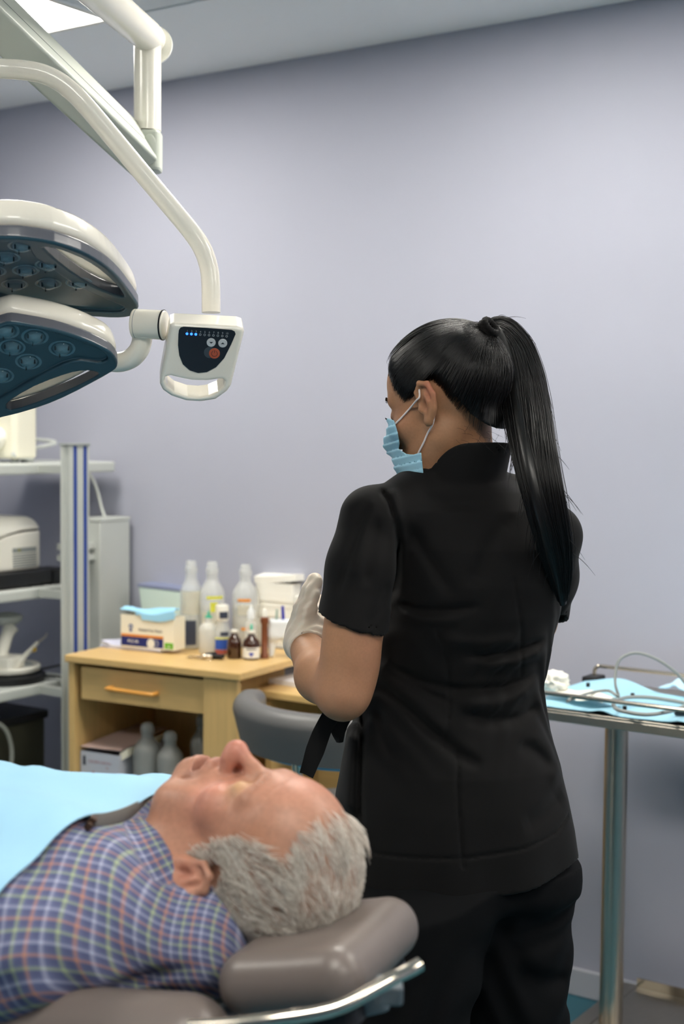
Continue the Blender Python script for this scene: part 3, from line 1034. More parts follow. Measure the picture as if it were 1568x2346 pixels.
def saline(px, py, d_shift, h, r, label, extra):
    """clear infusion bottle: body, white cap, collar"""
    b = Q(px, py, ZT)
    t = thing('saline_bottle', label, 'bottle', tuple(b), 'clear bottles on the cabinet')
    MB(t=b).lathe(bottle_prof(h, r, 0.017), seg=24).build('body', M['clearpl'], t)
    MB(t=b).lathe([(0.0175, h * 0.862), (0.019, h * 0.87), (0.019, h * 0.93), (0.0155, h * 0.935), (0.0155, h * 0.985), (0.013, h)], seg=20).build('cap', M['clearpl'], t)
    MB(t=b).lathe([(r * 0.94, 0.004), (r * 0.94, h * 0.5)], seg=24).build('liquid', M['milky'], t)
    to = np.array([0, 0, CAM_H]) - b
    a0 = atan2(to[1], to[0])

    def patch(za, zb_, w, material, nm='label', da=0.0, rr=1.012):
        G = [[(r * rr * cos(a0 + da + a), r * rr * sin(a0 + da + a), z) for z in (za * h, zb_ * h)] for a in np.linspace(-w, w, 9)]
        return MB(t=b).grid(G, 0.0004).build(nm, material, t)
    extra(patch)
    return t


saline(438, 1484, 0, 0.262, 0.034, 'clear plastic bottle with a pale label, right of the mask box', lambda p: (p(0.05, 0.33, 0.55, M['ink'], 'dark_label', -0.1), p(0.40, 0.66, 0.9, M['labpale'])))
saline(486, 1487, 0, 0.262, 0.037, 'clear plastic bottle with a yellow printed band, middle of the three tall bottles',
       lambda p: (p(0.585, 0.62, 0.7, M['yellow'], 'yellow_band', 0.25), p(0.44, 0.55, 0.3, M['yellow'], 'yellow_mark', 0.15), p(0.25, 0.44, 0.9, M['labpale'])))
saline(562, 1480, 0, 0.248, 0.040, 'clear plastic bottle with an orange printed strip, beside the paper towels',
       lambda p: (p(0.56, 0.595, 0.5, M['orange'], 'orange_strip', -0.1), p(0.40, 0.52, 0.6, M['labpale']), p(0.215, 0.25, 0.4, M['orange'], 'orange_mark', 0.1)))

# squat translucent jar in front, mouthwash bottle with printed label
b = Q(478, 1497, ZT)
jr = thing('translucent_bottle', 'short translucent bottle with a teal nozzle, behind the bunch of keys', 'bottle', tuple(b))
MB(t=b).lathe([(0.024, 0), (0.029, 0.005), (0.029, 0.07), (0.026, 0.082), (0.012, 0.092), (0.011, 0.105)], seg=22).build('body', M['milky'], jr)
MB(t=b).lathe([(0.011, 0.1055), (0.011, 0.110), (0.004, 0.112), (0.0035, 0.124)], seg=16).build('nozzle', M['teal'], jr)
b = Q(509, 1500, ZT)
mw = thing('mouthwash_bottle', 'small clear bottle with white screw cap and blue red label, left of the amber vials', 'bottle', tuple(b))
MB(t=b).lathe([(0.021, 0), (0.024, 0.004), (0.025, 0.045), (0.024, 0.075), (0.017, 0.09), (0.0165, 0.1)], seg=22).build('body', M['clearpl'], mw)
MB(t=b).lathe([(0.0185, 0.1005), (0.0195, 0.103), (0.0195, 0.142), (0.018, 0.146), (0.001, 0.147)], seg=22).build('cap', M['white'], mw)
a0 = atan2(-b[1], -b[0])
for za, zb_, w, m_, nm in ((0.006, 0.018, 1.2, mat('red_print', '#b0584a', 0.5), 'red_band'), (0.019, 0.048, 1.2, mat('blue_print', '#3157b0', 0.5), 'blue_label'), (0.0485, 0.053, 1.2, M['yellow'], 'yellow_band'), (0.058, 0.07, 0.5, M['ink'], 'dark_print'), (0.108, 0.128, 0.7, M['ink'], 'cap_print')):
    rr = 0.0258 if za < 0.1 else 0.0199
    MB(t=b).grid([[(rr * cos(a0 + 0.3 + a), rr * sin(a0 + 0.3 + a), z) for z in (za, zb_)] for a in np.linspace(-w, w, 9)], 0.0003).build(nm, m_, mw)

# amber vials
for k, (px, py, lab) in enumerate(((537, 1508, 'plain amber glass vial with a white neck, left of its labelled twin'), (576, 1510, 'amber glass vial with a white label and blue mark'))):
    b = Q(px, py, ZT)
    vi = thing('amber_vial', lab, 'vial', tuple(b), 'amber glass vials on the cabinet')
    r = 0.0215 + 0.003 * k
    MB(t=b).lathe([(r * 0.9, 0), (r, 0.003), (r, 0.044), (r * 0.9, 0.054), (0.011, 0.066), (0.009, 0.069), (0.009, 0.074)], seg=24).build('body', M['amber'], vi)
    MB(t=b).lathe([(0.0095, 0.0745), (0.0105, 0.075), (0.0105, 0.081), (0.004, 0.083)], seg=16).build('cap', M['white'], vi)
    if k:
        MB(t=b).lathe([(0.0035, 0.0835), (0.004, 0.095), (0.002, 0.101)], seg=10).build('nozzle', M['teal'], vi)
        a0 = atan2(-b[1], -b[0])
        lb = MB(t=b).grid([[((r + 0.0005) * cos(a0 + a), (r + 0.0005) * sin(a0 + a), z) for z in (0.006, 0.036)] for a in np.linspace(-1.25, 1.25, 13)], 0.0003).build('label', M['lab'], vi)
        rr = r + 0.001
        hp_ = [(0, -0.008), (0.006, -0.001), (0.006, 0.003), (0.003, 0.005), (0, 0.003), (-0.003, 0.005), (-0.006, 0.003), (-0.006, -0.001)]
        cx = b + np.array([rr * cos(a0), rr * sin(a0), 0.018])
        MB(np.array([[-sin(a0), cos(a0), 0], [cos(a0), sin(a0), 0], [0, 0, 1]]).T, cx).prism(hp_, 0, 0.0006, 'y').build('blue_heart', mat('heart_print', '#4a55b4', 0.5), lb)
        MB(t=b).grid([[((r + 0.001) * cos(a0 + a), (r + 0.001) * sin(a0 + a), z) for z in (0.030, 0.033)] for a in np.linspace(-0.6, 0.6, 7)], 0.0002).build('print_line', M['ink'], lb)

# brown cylinder with white plunger
b = Q(606, 1508, ZT)
br = thing('brown_applicator', 'slim brown cylinder with a wide collar and white tip, beside the tooth-shaped holder', 'applicator', tuple(b))
MB(t=b).lathe([(0.0125, 0), (0.0125, 0.012), (0.0095, 0.015), (0.0095, 0.098), (0.0125, 0.104), (0.0125, 0.116), (0.009, 0.119)], seg=18).build('barrel', M['brown'], br)
MB(t=b).lathe([(0.008, 0.1195), (0.008, 0.134), (0.005, 0.14), (0.002, 0.146)], seg=14).build('tip', M['white'], br)
# small clear dropper behind
b = Q(575, 1493, ZT)
dp = thing('dropper_bottle', 'small clear dropper bottle with a white top, behind the amber vials', 'bottle', tuple(b))
MB(t=b).lathe([(0.017, 0), (0.018, 0.003), (0.018, 0.085), (0.01, 0.097)], seg=18).build('body', M['clearpl'], dp)
MB(t=b).lathe([(0.011, 0.0975), (0.0115, 0.118), (0.005, 0.13), (0.003, 0.138)], seg=16).build('top', M['frost'], dp)

# tooth shaped pen holder
b = Q(642, 1506, ZT)
th = thing('tooth_pen_holder', 'white tooth-shaped pen holder with two roots', 'holder', tuple(b))
TR = rot('Z', YAW)


def tooth(p):
    q = (p - np.float32(b)) @ np.float32(TR)
    f = rboxf(q, (0, 0, 0.083), (0.0335, 0.022, 0.032), 0.014)
    for s_ in (-1, 1):
        f = smin(f, cap(q, (0.021 * s_, 0, 0.07), (0.025 * s_, 0, 0.008), 0.0165, 0.008), 0.014)
    f = smax(f, -rboxf(q, (0, 0, 0.115), (0.027, 0.015, 0.03), 0.008), 0.003)
    return np.maximum(f, -q[..., 2] + 0.0006)


V, Fc = surfnet(tooth, b + [-0.05, -0.05, -0.004], b + [0.05, 0.05, 0.13], 0.0022)
link('holder_body', mesh_np('holder_body', V, Fc), M['frost'], th)
bb = b + np.array([0, 0, 0.087])
for dx, dz, lean, m_, nm, lab, r in ((-0.012, 0.052, 0.004, M['teal'], 'pen', 'thin grey green pen standing in the tooth-shaped holder', 0.0033), (0.010, 0.062, -0.006, M['bluepl'], 'pen', 'thick blue pen standing in the tooth-shaped holder', 0.005)):
    o1 = bb + TR @ np.array([dx, 0, 0])
    o2 = o1 + TR @ np.array([lean * 0.6 - 0.0, 0.0, dz])
    MB().tube([o1, o1 + (o2 - o1) * 0.5, o2], [r * 0.9, r, r * 0.8], 10).build(nm, m_ if r > 0.004 else mat('sage_plastic', '#8fae9c', 0.4), label=lab, cat='pen', group='pens in the tooth-shaped holder')

# stack of folded paper towels: many thin folded layers
M['towel'] = mat('paper_towel', '#fbf8ee', 0.85)
bl = Q(586, 1478, ZT)
br_ = Q(690, 1489, ZT)
ta = atan2(*(br_ - bl)[1::-1])
tw = MB(rot('Z', ta), bl)
rg = np.random.default_rng(5)
hgt = 0.202
nl = 22
for k in range(nl):
    j = rg.normal(0, 0.0012, 4)
    z0 = 0.0006 + hgt * k / nl
    x0, x1, y0, y1 = 0 + j[0], 0.134 + j[1], 0 + j[2], 0.10 + j[3]
    if k == nl - 1:
        G = [[(x0 - 0.006 + (x1 - x0 + 0.016) * u, y0 + (y1 - y0) * v, z0 + 0.022 + 0.010 * u * u + 0.007 * sin(3.1 * u + 1) * v - 0.006 * (1 - v) * (1 - u)) for v in np.linspace(0, 1, 8)] for u in np.linspace(0, 1, 16)]
        tw.grid(G, 0.020)
    else:
        tw.rbox(x0, x1, y0, y1, z0, z0 + hgt / nl * 0.9, 0.003, 'z', 2)
tw.build('paper_towel_stack', M['towel'], label='tall stack of folded white paper towels at the back of the cabinet', cat='paper towels', kind='stuff')
b = Q(716, 1482, ZT)
b[1] = min(b[1], 3.38)
mg = thing('white_jar', 'white jar half hidden behind the gloved thumb', 'jar', tuple(b))
# it stands on the far right corner of the worktop
b = CT + CR @ np.array([-0.030, 0.392, ZT])
mg.location = tuple(b)
ORG[mg.name] = b
MB(t=b).lathe([(0.024, 0), (0.027, 0.004), (0.027, 0.13), (0.024, 0.135), (0.024, 0.1405)], seg=28).build('body', M['white'], mg)
MB(t=b).lathe([(0.028, 0.141), (0.029, 0.143), (0.029, 0.166), (0.027, 0.17), (0.001, 0.171)], seg=28).build('lid', M['white'], mg)

# pale box / lid standing behind the mask box
M['palegreen'] = mat('pale_green_plastic', '#cfe3da', 0.45)
pl0, pl1 = Q(330, 1452, ZT), Q(425, 1460, ZT)
pa_ = atan2(*(pl1 - pl0)[1::-1])
lid = thing('plastic_container', 'pale green plastic container standing behind the mask box, blue grey rim', 'container', tuple(pl0))
lf = lambda: MB(rot('Z', pa_), pl0)
wdt = np.linalg.norm(pl1 - pl0)
lf().add([(-0.0, 0, 0.0006), (wdt, 0, 0.0006), (wdt + 0.02, 0.0, 0.142), (-0.022, 0.0, 0.150), (0.0, 0.075, 0.0006), (wdt, 0.075, 0.0006), (wdt + 0.02, 0.08, 0.142), (-0.022, 0.08, 0.150)],
         [(0, 1, 2, 3), (5, 4, 7, 6), (4, 0, 3, 7), (1, 5, 6, 2), (3, 2, 6, 7), (0, 4, 5, 1)]).build('tub', M['palegreen'], lid, bevel=0.004)
lf().add([(-0.025, -0.002, 0.1505), (wdt + 0.022, -0.002, 0.1425), (wdt + 0.022, -0.002, 0.151), (-0.025, -0.002, 0.159), (-0.025, 0.082, 0.1505), (wdt + 0.022, 0.082, 0.1425), (wdt + 0.022, 0.082, 0.151), (-0.025, 0.082, 0.159)],
         [(0, 1, 2, 3), (5, 4, 7, 6), (4, 0, 3, 7), (1, 5, 6, 2), (3, 2, 6, 7), (0, 4, 5, 1)]).build('rim', mat('blue_grey_rim', '#8890ae', 0.5), lid)

# loose sheets under the mask box
s0, s1 = Q(228, 1483, ZT), Q(368, 1497, ZT)
sa = atan2(*(s1 - s0)[1::-1])
M['lilac'] = mat('lilac_paper', '#dcdcf0', 0.8)
z_ = ZT + 0.0005
for k, (da, dx, m_, lab) in enumerate(((0.02, 0.0, M['lilac'], 'lilac white sheet lowest under the mask box'), (0.0, 0.004, M['paper'], 'white sheet in the middle of the sheets under the mask box'), (-0.03, 0.006, M['lilac'], 'lilac white sheet topmost under the mask box'))):
    sh = MB(rot('Z', sa + da), (s0[0], s0[1], z_))
    L_ = np.linalg.norm(s1 - s0)
    G = [[(dx + (L_ - dx) * u, 0.13 * v + dx * 0.4, 0.003 + 0.010 * max(0, 0.2 - u) / 0.2 * (k * 0.5 + 0.3) * (1 - v)) for v in np.linspace(0, 1, 5)] for u in np.linspace(0, 1, 12)]
    sh.grid(G, 0.0028).build('paper_sheet', m_, label=lab, cat='paper', group='sheets under the mask box')
    z_ += 0.0032

# mask box
m0, m1 = Q(277, 1481, z_), Q(399, 1492, z_)
ma = atan2(*(m1 - m0)[1::-1])
MR = rot('Z', ma)
mbx = thing('mask_box', 'open white, orange and navy cardboard box of face masks', 'box', tuple(m0))
bw, bh, bd = np.linalg.norm(m1 - m0), 0.096, 0.06
M['card'] = mat('white_card', '#f3ecd6', 0.65)
kb = lambda: MB(MR, (m0[0], m0[1], z_ + 0.0005))
kk = kb().box(0, bw, 0, 0.0015, 0, bh).box(0, bw, bd - 0.0015, bd, 0, bh).box(0, 0.0015, 0.0016, bd - 0.0016, 0, bh).box(bw - 0.0015, bw, 0.0016, bd - 0.0016, 0, bh)
kk.box(0.0016, bw - 0.0016, 0.0016, bd - 0.0016, 0, 0.0015)
kk.build('carton', M['card'], mbx)
e = 0.0003
ps = bw / 124.0
kb().box(0.001, bw * 0.80, -e, 0, 0.004, 0.032).build('navy_panel', M['navy'], mbx)
kb().box(0.001, bw * 0.80, -e, 0, 0.0325, 0.0395).build('orange_stripe', M['orange'], mbx)
kb().box(bw * 0.825, bw * 0.985, -e, 0, 0.004, 0.022).build('green_patch', M['green'], mbx)
RT = MR @ rot('X', pi / 2)
at_ = lambda x, z: np.array([m0[0], m0[1], z_ + 0.0005]) + MR @ np.array([x, -2 * e, z])
text('Medical Face Masks', 0.0105, RT, at_(bw * 0.56, 0.054), M['ink'], mbx)
text('PCS 50.', 0.0125, RT, at_(bw * 0.24, 0.018), M['lab'], mbx)
text('BFE', 0.007, RT, at_(bw * 0.905, 0.0105), M['lab'], mbx)
circ = lambda cx, cz, rx, rz_, n=20: [(cx + rx * cos(2 * pi * i / n), cz + rz_ * sin(2 * pi * i / n)) for i in range(n)]
kb().prism(circ(bw * 0.57, 0.016, 0.0135, 0.0145), -2 * e, -e, 'y').build('mask_picture', M['white'], mbx)
MB(MR, (m0[0], m0[1], z_ + 0.0005)).tube([(bw * 0.66 + 0.008 * cos(a), -e * 2, 0.017 + 0.009 * sin(a)) for a in np.linspace(-1.8, 1.8, 14)], 0.0006, 6).build('mask_picture_loop', M['lab'], mbx)
em = kb().prism(circ(bw * 0.19, 0.062, 0.0075, 0.0075), -2 * e, -e, 'y').prism([(bw * 0.19 - 0.004, 0.0535), (bw * 0.19 + 0.004, 0.0535), (bw * 0.19 + 0.0055, 0.047), (bw * 0.19 - 0.0055, 0.047)], -2 * e, -e, 'y')
eo = em.build('crest', mat('crest_blue', '#4a5a8c', 0.6), mbx)
kb().prism([(bw * 0.19, 0.058), (bw * 0.19 + 0.004, 0.062), (bw * 0.19, 0.066), (bw * 0.19 - 0.004, 0.062)], -3 * e, -2 * e, 'y').build('crest_star', M['lab'], eo)
# blue masks spilling from the box: three creased pleated sheets
M['maskblue'] = mat('mask_blue', '#9fd6f2', 0.8, bump=(300, 0.1, 0.0006))
for k, lab in enumerate(('pale blue face mask lying on top of the open box, left corner lifted', 'pale blue face mask sliding over the front edge of the open box')):
    G = []
    for u in np.linspace(0, 1, 26):
        row = []
        for v in np.linspace(0, 1, 14):
            if k == 0:
                x = -0.006 + (bw * 0.86) * u + 0.006 * v
                y = 0.004 + (bd - 0.010) * v
                z = bh + 0.004 + 0.026 * max(0, 0.75 - u) ** 1.6 * (0.6 + 0.4 * v) + 0.004 * sin(6 * u + 4 * v) + 0.002 * sin(v * 20)
            else:
                x = bw * 0.30 + (bw * 0.72) * u - 0.01 * v
                y = -0.003 + (bd - 0.016) * v
                z = bh + 0.0215 - 0.006 * sin(3 * u + 1) + 0.003 * sin(5 * v + 7 * u) + 0.0018 * sin(v * 22)
                if v < 0.3:
                    z -= (0.3 - v) * (0.10 if u > 0.15 else 0.05)
                    y = -0.0035 + 0.004 * v
            row.append((x, y, z))
        G.append(row)
    MB(MR, (m0[0], m0[1], z_)).grid(G, 0.0014).build('face_mask', M['maskblue'], label=lab, cat='face mask', group='masks in the open box')

# bunch of keys
b = Q(480, 1510, ZT)
ky = thing('bunch_of_keys', 'bunch of metal keys with black fobs at the front of the cabinet', 'keys', tuple(b))
kz = ZT + 0.001
Kb = lambda a, dx, dy, dz=0.0: MB(rot('Z', YAW + a), (b + W(np.array([dx, dy, 0])))[:2].tolist() + [kz + dz])
Kb(0, -0.002, 0.0).tube([(0.014 * cos(t), 0.014 * sin(t), 0.0025 + 0.004 * sin(t)) for t in np.linspace(0, 2 * pi, 24, endpoint=False)], 0.0015, 8, closed=True).build('ring', M['chrome'], ky)
for a, dx, dy, dz in ((2.9, -0.028, 0.004, 0.0), (2.5, -0.022, -0.006, 0.003), (3.4, -0.02, 0.01, 0.006)):
    Kb(a, dx, dy, dz).lathe([(0.009, 0), (0.009, 0.0025)], seg=18).box(0.006, 0.038, -0.0035, 0.0035, 0.0, 0.0024).box(0.02, 0.024, -0.0058, -0.0036, 0, 0.0024).box(0.03, 0.034, -0.0055, -0.0036, 0, 0.0024).build('key', M['chrome'], ky, bevel=0.0004)
for a, dx, dy, dz in ((0.4, 0.02, 0.006, 0.0), (-0.3, 0.026, -0.008, 0.004), (0.9, 0.004, 0.014, 0.006)):
    Kb(a, dx, dy, dz).rbox(-0.018, 0.018, -0.009, 0.009, 0, 0.010, 0.007).build('fob', M['black'], ky, bevel=0.002)
Kb(0.2, -0.004, -0.013, 0.003).lathe([(0.004, -0.014), (0.006, -0.012), (0.006, 0.012), (0.004, 0.014)], o=(0, 0, 0.006), R=rot('Y', pi / 2), seg=14).build('whistle', M['chrome'], ky)

# ------------------------------------------------------------------ inside the open shelf
cl = lambda x, y, z=SHZ: CT + CR @ np.array([x, y, z])
M['carton2'] = mat('grey_white_card', '#c9ccd6', 0.7)
ob = thing('open_carton', 'open white carton with pink print on the cabinet shelf', 'carton', tuple(cl(-0.47, 0.12)))
ox0, ox1, oy0, oy1, oh = -0.572, -0.432, 0.036, 0.30, 0.125
ct = cb()
zc0 = SHZ + 0.0005
ct.box(ox0, ox1, oy0, oy0 + 0.002, zc0, zc0 + oh).box(ox0, ox1, oy1 - 0.002, oy1, zc0, zc0 + oh).box(ox0, ox0 + 0.002, oy0 + 0.0021, oy1 - 0.0021, zc0, zc0 + oh).box(ox1 - 0.002, ox1, oy0 + 0.0021, oy1 - 0.0021, zc0, zc0 + oh).box(ox0 + 0.0021, ox1 - 0.0021, oy0 + 0.0021, oy1 - 0.0021, zc0, zc0 + 0.002)
ct.build('carton', M['carton2'], ob)
M['flap'] = mat('card_inside', '#d9cfc8', 0.8)
cb().add([(ox0, oy0 + 0.0, zc0 + oh + 0.012), (ox1 - 0.01, oy0 + 0.02, zc0 + oh + 0.010), (ox1 - 0.015, oy1, zc0 + oh + 0.03), (ox0 + 0.01, oy1, zc0 + oh + 0.03),
          (ox0, oy0 + 0.0, zc0 + oh + 0.014), (ox1 - 0.01, oy0 + 0.02, zc0 + oh + 0.012), (ox1 - 0.015, oy1, zc0 + oh + 0.032), (ox0 + 0.01, oy1, zc0 + oh + 0.032)],
         [(0, 1, 2, 3), (7, 6, 5, 4), (0, 4, 5, 1), (1, 5, 6, 2), (2, 6, 7, 3), (3, 7, 4, 0)]).build('top_flap', mat('pinkish_card', '#cdb2aa', 0.8), ob)
cb().add([(ox1 - 0.004, oy0 + 0.01, zc0 + oh + 0.006), (ox1 + 0.016, oy0 + 0.015, zc0 + oh + 0.02), (ox1 + 0.012, oy1 - 0.06, zc0 + oh + 0.03), (ox1 - 0.008, oy1 - 0.06, zc0 + oh + 0.004),
          (ox1 - 0.004, oy0 + 0.01, zc0 + oh - 0.018), (ox1 + 0.018, oy0 + 0.015, zc0 + oh - 0.004), (ox1 + 0.014, oy1 - 0.06, zc0 + oh + 0.026), (ox1 - 0.002, oy1 - 0.06, zc0 + oh + 0.002)],
         [(3, 2, 1, 0), (4, 5, 6, 7), (0, 1, 5, 4), (1, 2, 6, 5), (2, 3, 7, 6), (3, 0, 4, 7)]).build('side_flap', M['card'], ob)
RTc = CR @ rot('X', pi / 2)
M['pinkprint'] = mat('pink_print', '#b98590', 0.7)
text('THIS SIDE CARTON', 0.0095, RTc, cl(-0.502, oy0 - 0.0004, zc0 + 0.098), M['pinkprint'], ob)
text('50', 0.009, RTc, cl(-0.475, oy0 - 0.0004, zc0 + 0.084), M['pinkprint'], ob)
cb().prism([(-0.535, zc0 + 0.055), (-0.515, zc0 + 0.055), (-0.525, zc0 + 0.073)], oy0 - 0.0005, oy0 - 0.0001, 'y').build('triangle_mark', M['pinkprint'], ob)
cb().box(-0.563, -0.553, oy0 - 0.0005, oy0 - 0.0001, zc0 + 0.085, zc0 + 0.112).build('stamp', M['ink'], ob)
M['greyclear'] = mat('grey_clear_plastic', '#b9bab6', 0.22, spec=0.6, clear=0.4)  # clear plastic in a greyer tone for the shelf bottles
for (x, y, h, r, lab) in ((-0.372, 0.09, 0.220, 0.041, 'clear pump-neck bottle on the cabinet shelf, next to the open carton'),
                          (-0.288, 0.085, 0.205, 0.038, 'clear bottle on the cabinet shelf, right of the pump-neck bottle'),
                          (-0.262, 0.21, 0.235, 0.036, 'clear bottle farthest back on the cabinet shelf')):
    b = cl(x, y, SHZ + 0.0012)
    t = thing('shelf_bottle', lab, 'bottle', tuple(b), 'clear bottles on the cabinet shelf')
    MB(t=b).lathe(bottle_prof(h, r, 0.0175), seg=24).build('body', M['greyclear'], t)
    MB(t=b).lathe([(0.018, h * 0.862), (0.02, h * 0.87), (0.0195, h * 0.95), (0.014, h * 0.985), (0.006, h)], seg=18).build('cap', M['greyclear'], t)
    MB(t=b).lathe([(r * 0.93, 0.004), (r * 0.93, h * 0.45)], seg=24).build('liquid', M['greyclear'], t)
cb().box(-0.205, -0.138, 0.10, 0.30, SHZ + 0.0006, SHZ + 0.135).box(-0.203, -0.136, 0.098, 0.302, SHZ + 0.1355, SHZ + 0.14).build('small_carton', M['card'], label='small cream carton at the right end of the cabinet shelf', cat='carton')
bg = MB(CR, CT + CR @ np.array([-0.16, 0.2, SHZ + 0.1405]))
wadc = cl(-0.135, 0.2, SHZ + 0.1405)
wad('dark_bag', (wadc[0] - 0.055, wadc[1], wadc[2]), 0.055, 9, M['black'], 'dark crumpled bag lying on the small cream carton', 'bag', (1.0, 1.0, 0.45), 0.18)
# ------------------------------------------------------------------ operating lamp on its ceiling arm
DL = 2.16
lamp_o = W(PZ(-330, -330, 2.23))
lamp_o[2] = ZC
lamp = thing('operating_lamp', 'cream ceiling-hung operating lamp with two petal-shaped heads and a control box', 'lamp', tuple(lamp_o))
M['beam'] = mat('grey_green_cover', '#c3c8bd', 0.4)
M['rim'] = mat('grey_rim', '#5e6068', 0.28, spec=0.6)
M['face'] = mat('teal_black_face', '#2f4d5a', 0.3, spec=0.6)
M['glass'] = mat('teal_lamp_glass', '#5f93a8', 0.12, spec=0.8, coat=0.6)
M['lens'] = mat('lens_glass', '#7aa6b6', 0.08, spec=0.9, coat=0.8, clear=0.55)
M['lensmark'] = mat('lens_clip', '#1d2c34', 0.4)
M['slotwall'] = mat('slot_wall', '#5a5c60', 0.35)
PX = lambda pts, d: [W(P(x, y, d)) for x, y in pts]

# ceiling column, upper arm, drop post
a0, a1 = W(P(344, 88, 2.72)), W(PZ(190, -45, 2.235))
dirn = (a1 - a0) / np.linalg.norm(a1 - a0)
mount = a0 + dirn * 1.05
MB().lathe([(0.045, mount[2] - 0.04), (0.045, ZC - 0.05), (0.11, ZC - 0.045), (0.12, ZC - 0.001)], o=(mount[0], mount[1], 0), seg=28).build('ceiling_column', M['cream'], lamp)
MB().tube([mount, a0 + dirn * 0.02, a0 - dirn * 0.012, a0 - dirn * 0.028], [0.030, 0.030, 0.027, 0.016], 24).build('upper_arm', M['cream'], lamp)
MB().tube([a0 - dirn * 0.0285 + np.array([0, 0, -0.006]), a0 - dirn * 0.034 + np.array([0, 0, -0.006])], 0.036, 28).build('end_ring', mat('glossy_white_ring', '#f2f2ea', 0.15, coat=0.5), lamp)
pb = W(P(338, 300, 2.72))
MB().lathe([(0.026, pb[2]), (0.026, a0[2] - 0.012)], o=(pb[0], pb[1], 0), seg=28).build('drop_post', M['cream'], lamp)
MB(RZ, (pb[0], pb[1], 0)).rbox(-0.0265, 0.0265, -0.0265, 0.03, pb[2] - 0.078, pb[2] - 0.0005, 0.012).build('knuckle', M['beam'], lamp, bevel=0.006)
kf = W(P(343, 338, 2.689))
MB(RZ, kf).lathe([(0.013, -0.002), (0.0135, 0.0), (0.012, 0.0015), (0.001, 0.002)], R=rot('X', pi / 2), seg=24, sy=1.9).build('cover_plate', M['beam'], lamp)
MB(RZ, kf).lathe([(0.0022, 0.0021), (0.0022, 0.0028)], R=rot('X', pi / 2), seg=10).build('screw', M['hose'], lamp)
# spring arm: a covered beam of rounded rectangular section
b0, b1 = W(P(306, 338, 2.70)), W(P(-190, -133, 2.02))
ax = (b1 - b0) / np.linalg.norm(b1 - b0)
up = np.array([0, 0, 1.0])
side = np.cross(ax, up)
side /= np.linalg.norm(side)
nup = np.cross(side, ax)
BRm = np.stack([side, nup, ax], 1) @ rot('Z', radians(-32))
L_ = np.linalg.norm(b1 - b0)
MB(BRm, b0).rbox(-0.030, 0.030, -0.046, 0.046, -0.012, L_, 0.006).build('spring_arm', M['beam'], lamp, bevel=0.006)
MB(BRm, b0).rbox(-0.028, 0.028, -0.042, 0.042, -0.017, -0.0125, 0.012).build('arm_end_cap', M['hose'], lamp)
for s_ in (-1, 1):
    MB(BRm, b0).box(s_ * 0.0302 - 0.0004, s_ * 0.0302 + 0.0004, -0.012, -0.0105, 0.02, L_).build('cover_seam', M['hose'], lamp)
# front knuckle joining the spring arm to the bent tube (outside the frame)
j0 = W(P(-175, 140, 2.06))
MB().tube([b1, (b1 + j0) / 2 + np.array([0, 0, 0.01]), j0 + np.array([0, 0, 0.0])], [0.033, 0.031, 0.024], 20).build('front_knuckle', M['cream'], lamp)
tp = [(-175, 140, 2.06), (-90, 150, 2.08), (0, 157, 2.10), (45, 160, 2.105), (90, 167, 2.11), (130, 184, 2.115), (165, 210, 2.12), (200, 246, 2.125), (260, 317, 2.14), (330, 401, 2.155), (400, 484, 2.17), (440, 533, 2.18), (464, 570, 2.185), (478, 610, 2.19), (483, 650, 2.19), (484, 716, 2.19)]
MB().tube(smooth_path([W(P(*q)) for q in tp], 6), 0.0145, 20).build('bent_tube', M['cream'], lamp)

# control box: outline on its tilted front plane, real thickness behind
nb_ = np.array([0.12, -0.92, -0.37])
nb_ /= np.linalg.norm(nb_)
OB = P(460, 830, DL - 0.035)
ub = PL(553, 749, OB, nb_) - PL(392, 744, OB, nb_)
ub /= np.linalg.norm(ub)
vb = np.cross(nb_, ub)
uv = lambda x, y: ((PL(x, y, OB, nb_) - OB) @ ub, (PL(x, y, OB, nb_) - OB) @ vb)
outer = [uv(*q) for q in [(390, 745), (400, 741), (545, 748), (557, 752), (560, 760), (556, 778), (530, 885), (521, 898), (494, 917), (460, 922), (427, 920), (393, 909), (373, 895), (366, 880), (368, 862), (386, 765)]]
slot = [uv(*q) for q in [(378, 872), (380, 864), (391, 861), (414, 867), (440, 872), (474, 873), (501, 869), (511, 869), (516, 874), (513, 884), (499, 899), (478, 908), (456, 911), (430, 909), (400, 899), (384, 886)]]
BOXR = np.stack([ub, vb, nb_], 1)
OBW = W(OB)
BOXW = RZ @ BOXR


def ctrl(p):
    D, r = 0.028, 0.007
    w_ = p[..., 2] + D
    d2 = poly2(p[..., :2], outer)
    q0, q1 = d2 + r, np.abs(w_) - D + r
    f = np.minimum(np.maximum(q0, q1), 0) + np.sqrt(np.maximum(q0, 0) ** 2 + np.maximum(q1, 0) ** 2) - r
    return smax(f, -poly2(p[..., :2], slot), 0.005)


V, Fc = surfnet(ctrl, (-0.085, -0.075, -0.062), (0.085, 0.075, 0.006), 0.0013)
ctl = link('control_box', mesh_np('control_box', V @ BOXW.T + OBW, Fc), M['cream'], lamp)
M['panel'] = mat('dark_control_panel', '#17222c', 0.35, spec=0.4)
M['print'] = mat('grey_print', '#9aa3a8', 0.5)
M['bled'] = mat('blue_led', '#1c50ff', 0.4, emit='#2a6cff', estr=4.0)
M['knobw'] = mat('silver_button', '#c4c8ca', 0.35)
M['power'] = mat('orange_button', '#b5573a', 0.45)
pan = [uv(*q) for q in [(409, 765), (410, 756), (414, 750), (421, 748), (475, 751), (531, 755.5), (538, 759), (540, 765), (530, 788), (514, 820), (495, 841), (474, 852), (454, 854), (435, 848), (419, 834), (411, 814), (408, 790)]]
fb = lambda: MB(BOXW, OBW)
fb().prism(pan, 0.0002, 0.0010).build('control_panel', M['panel'], ctl)
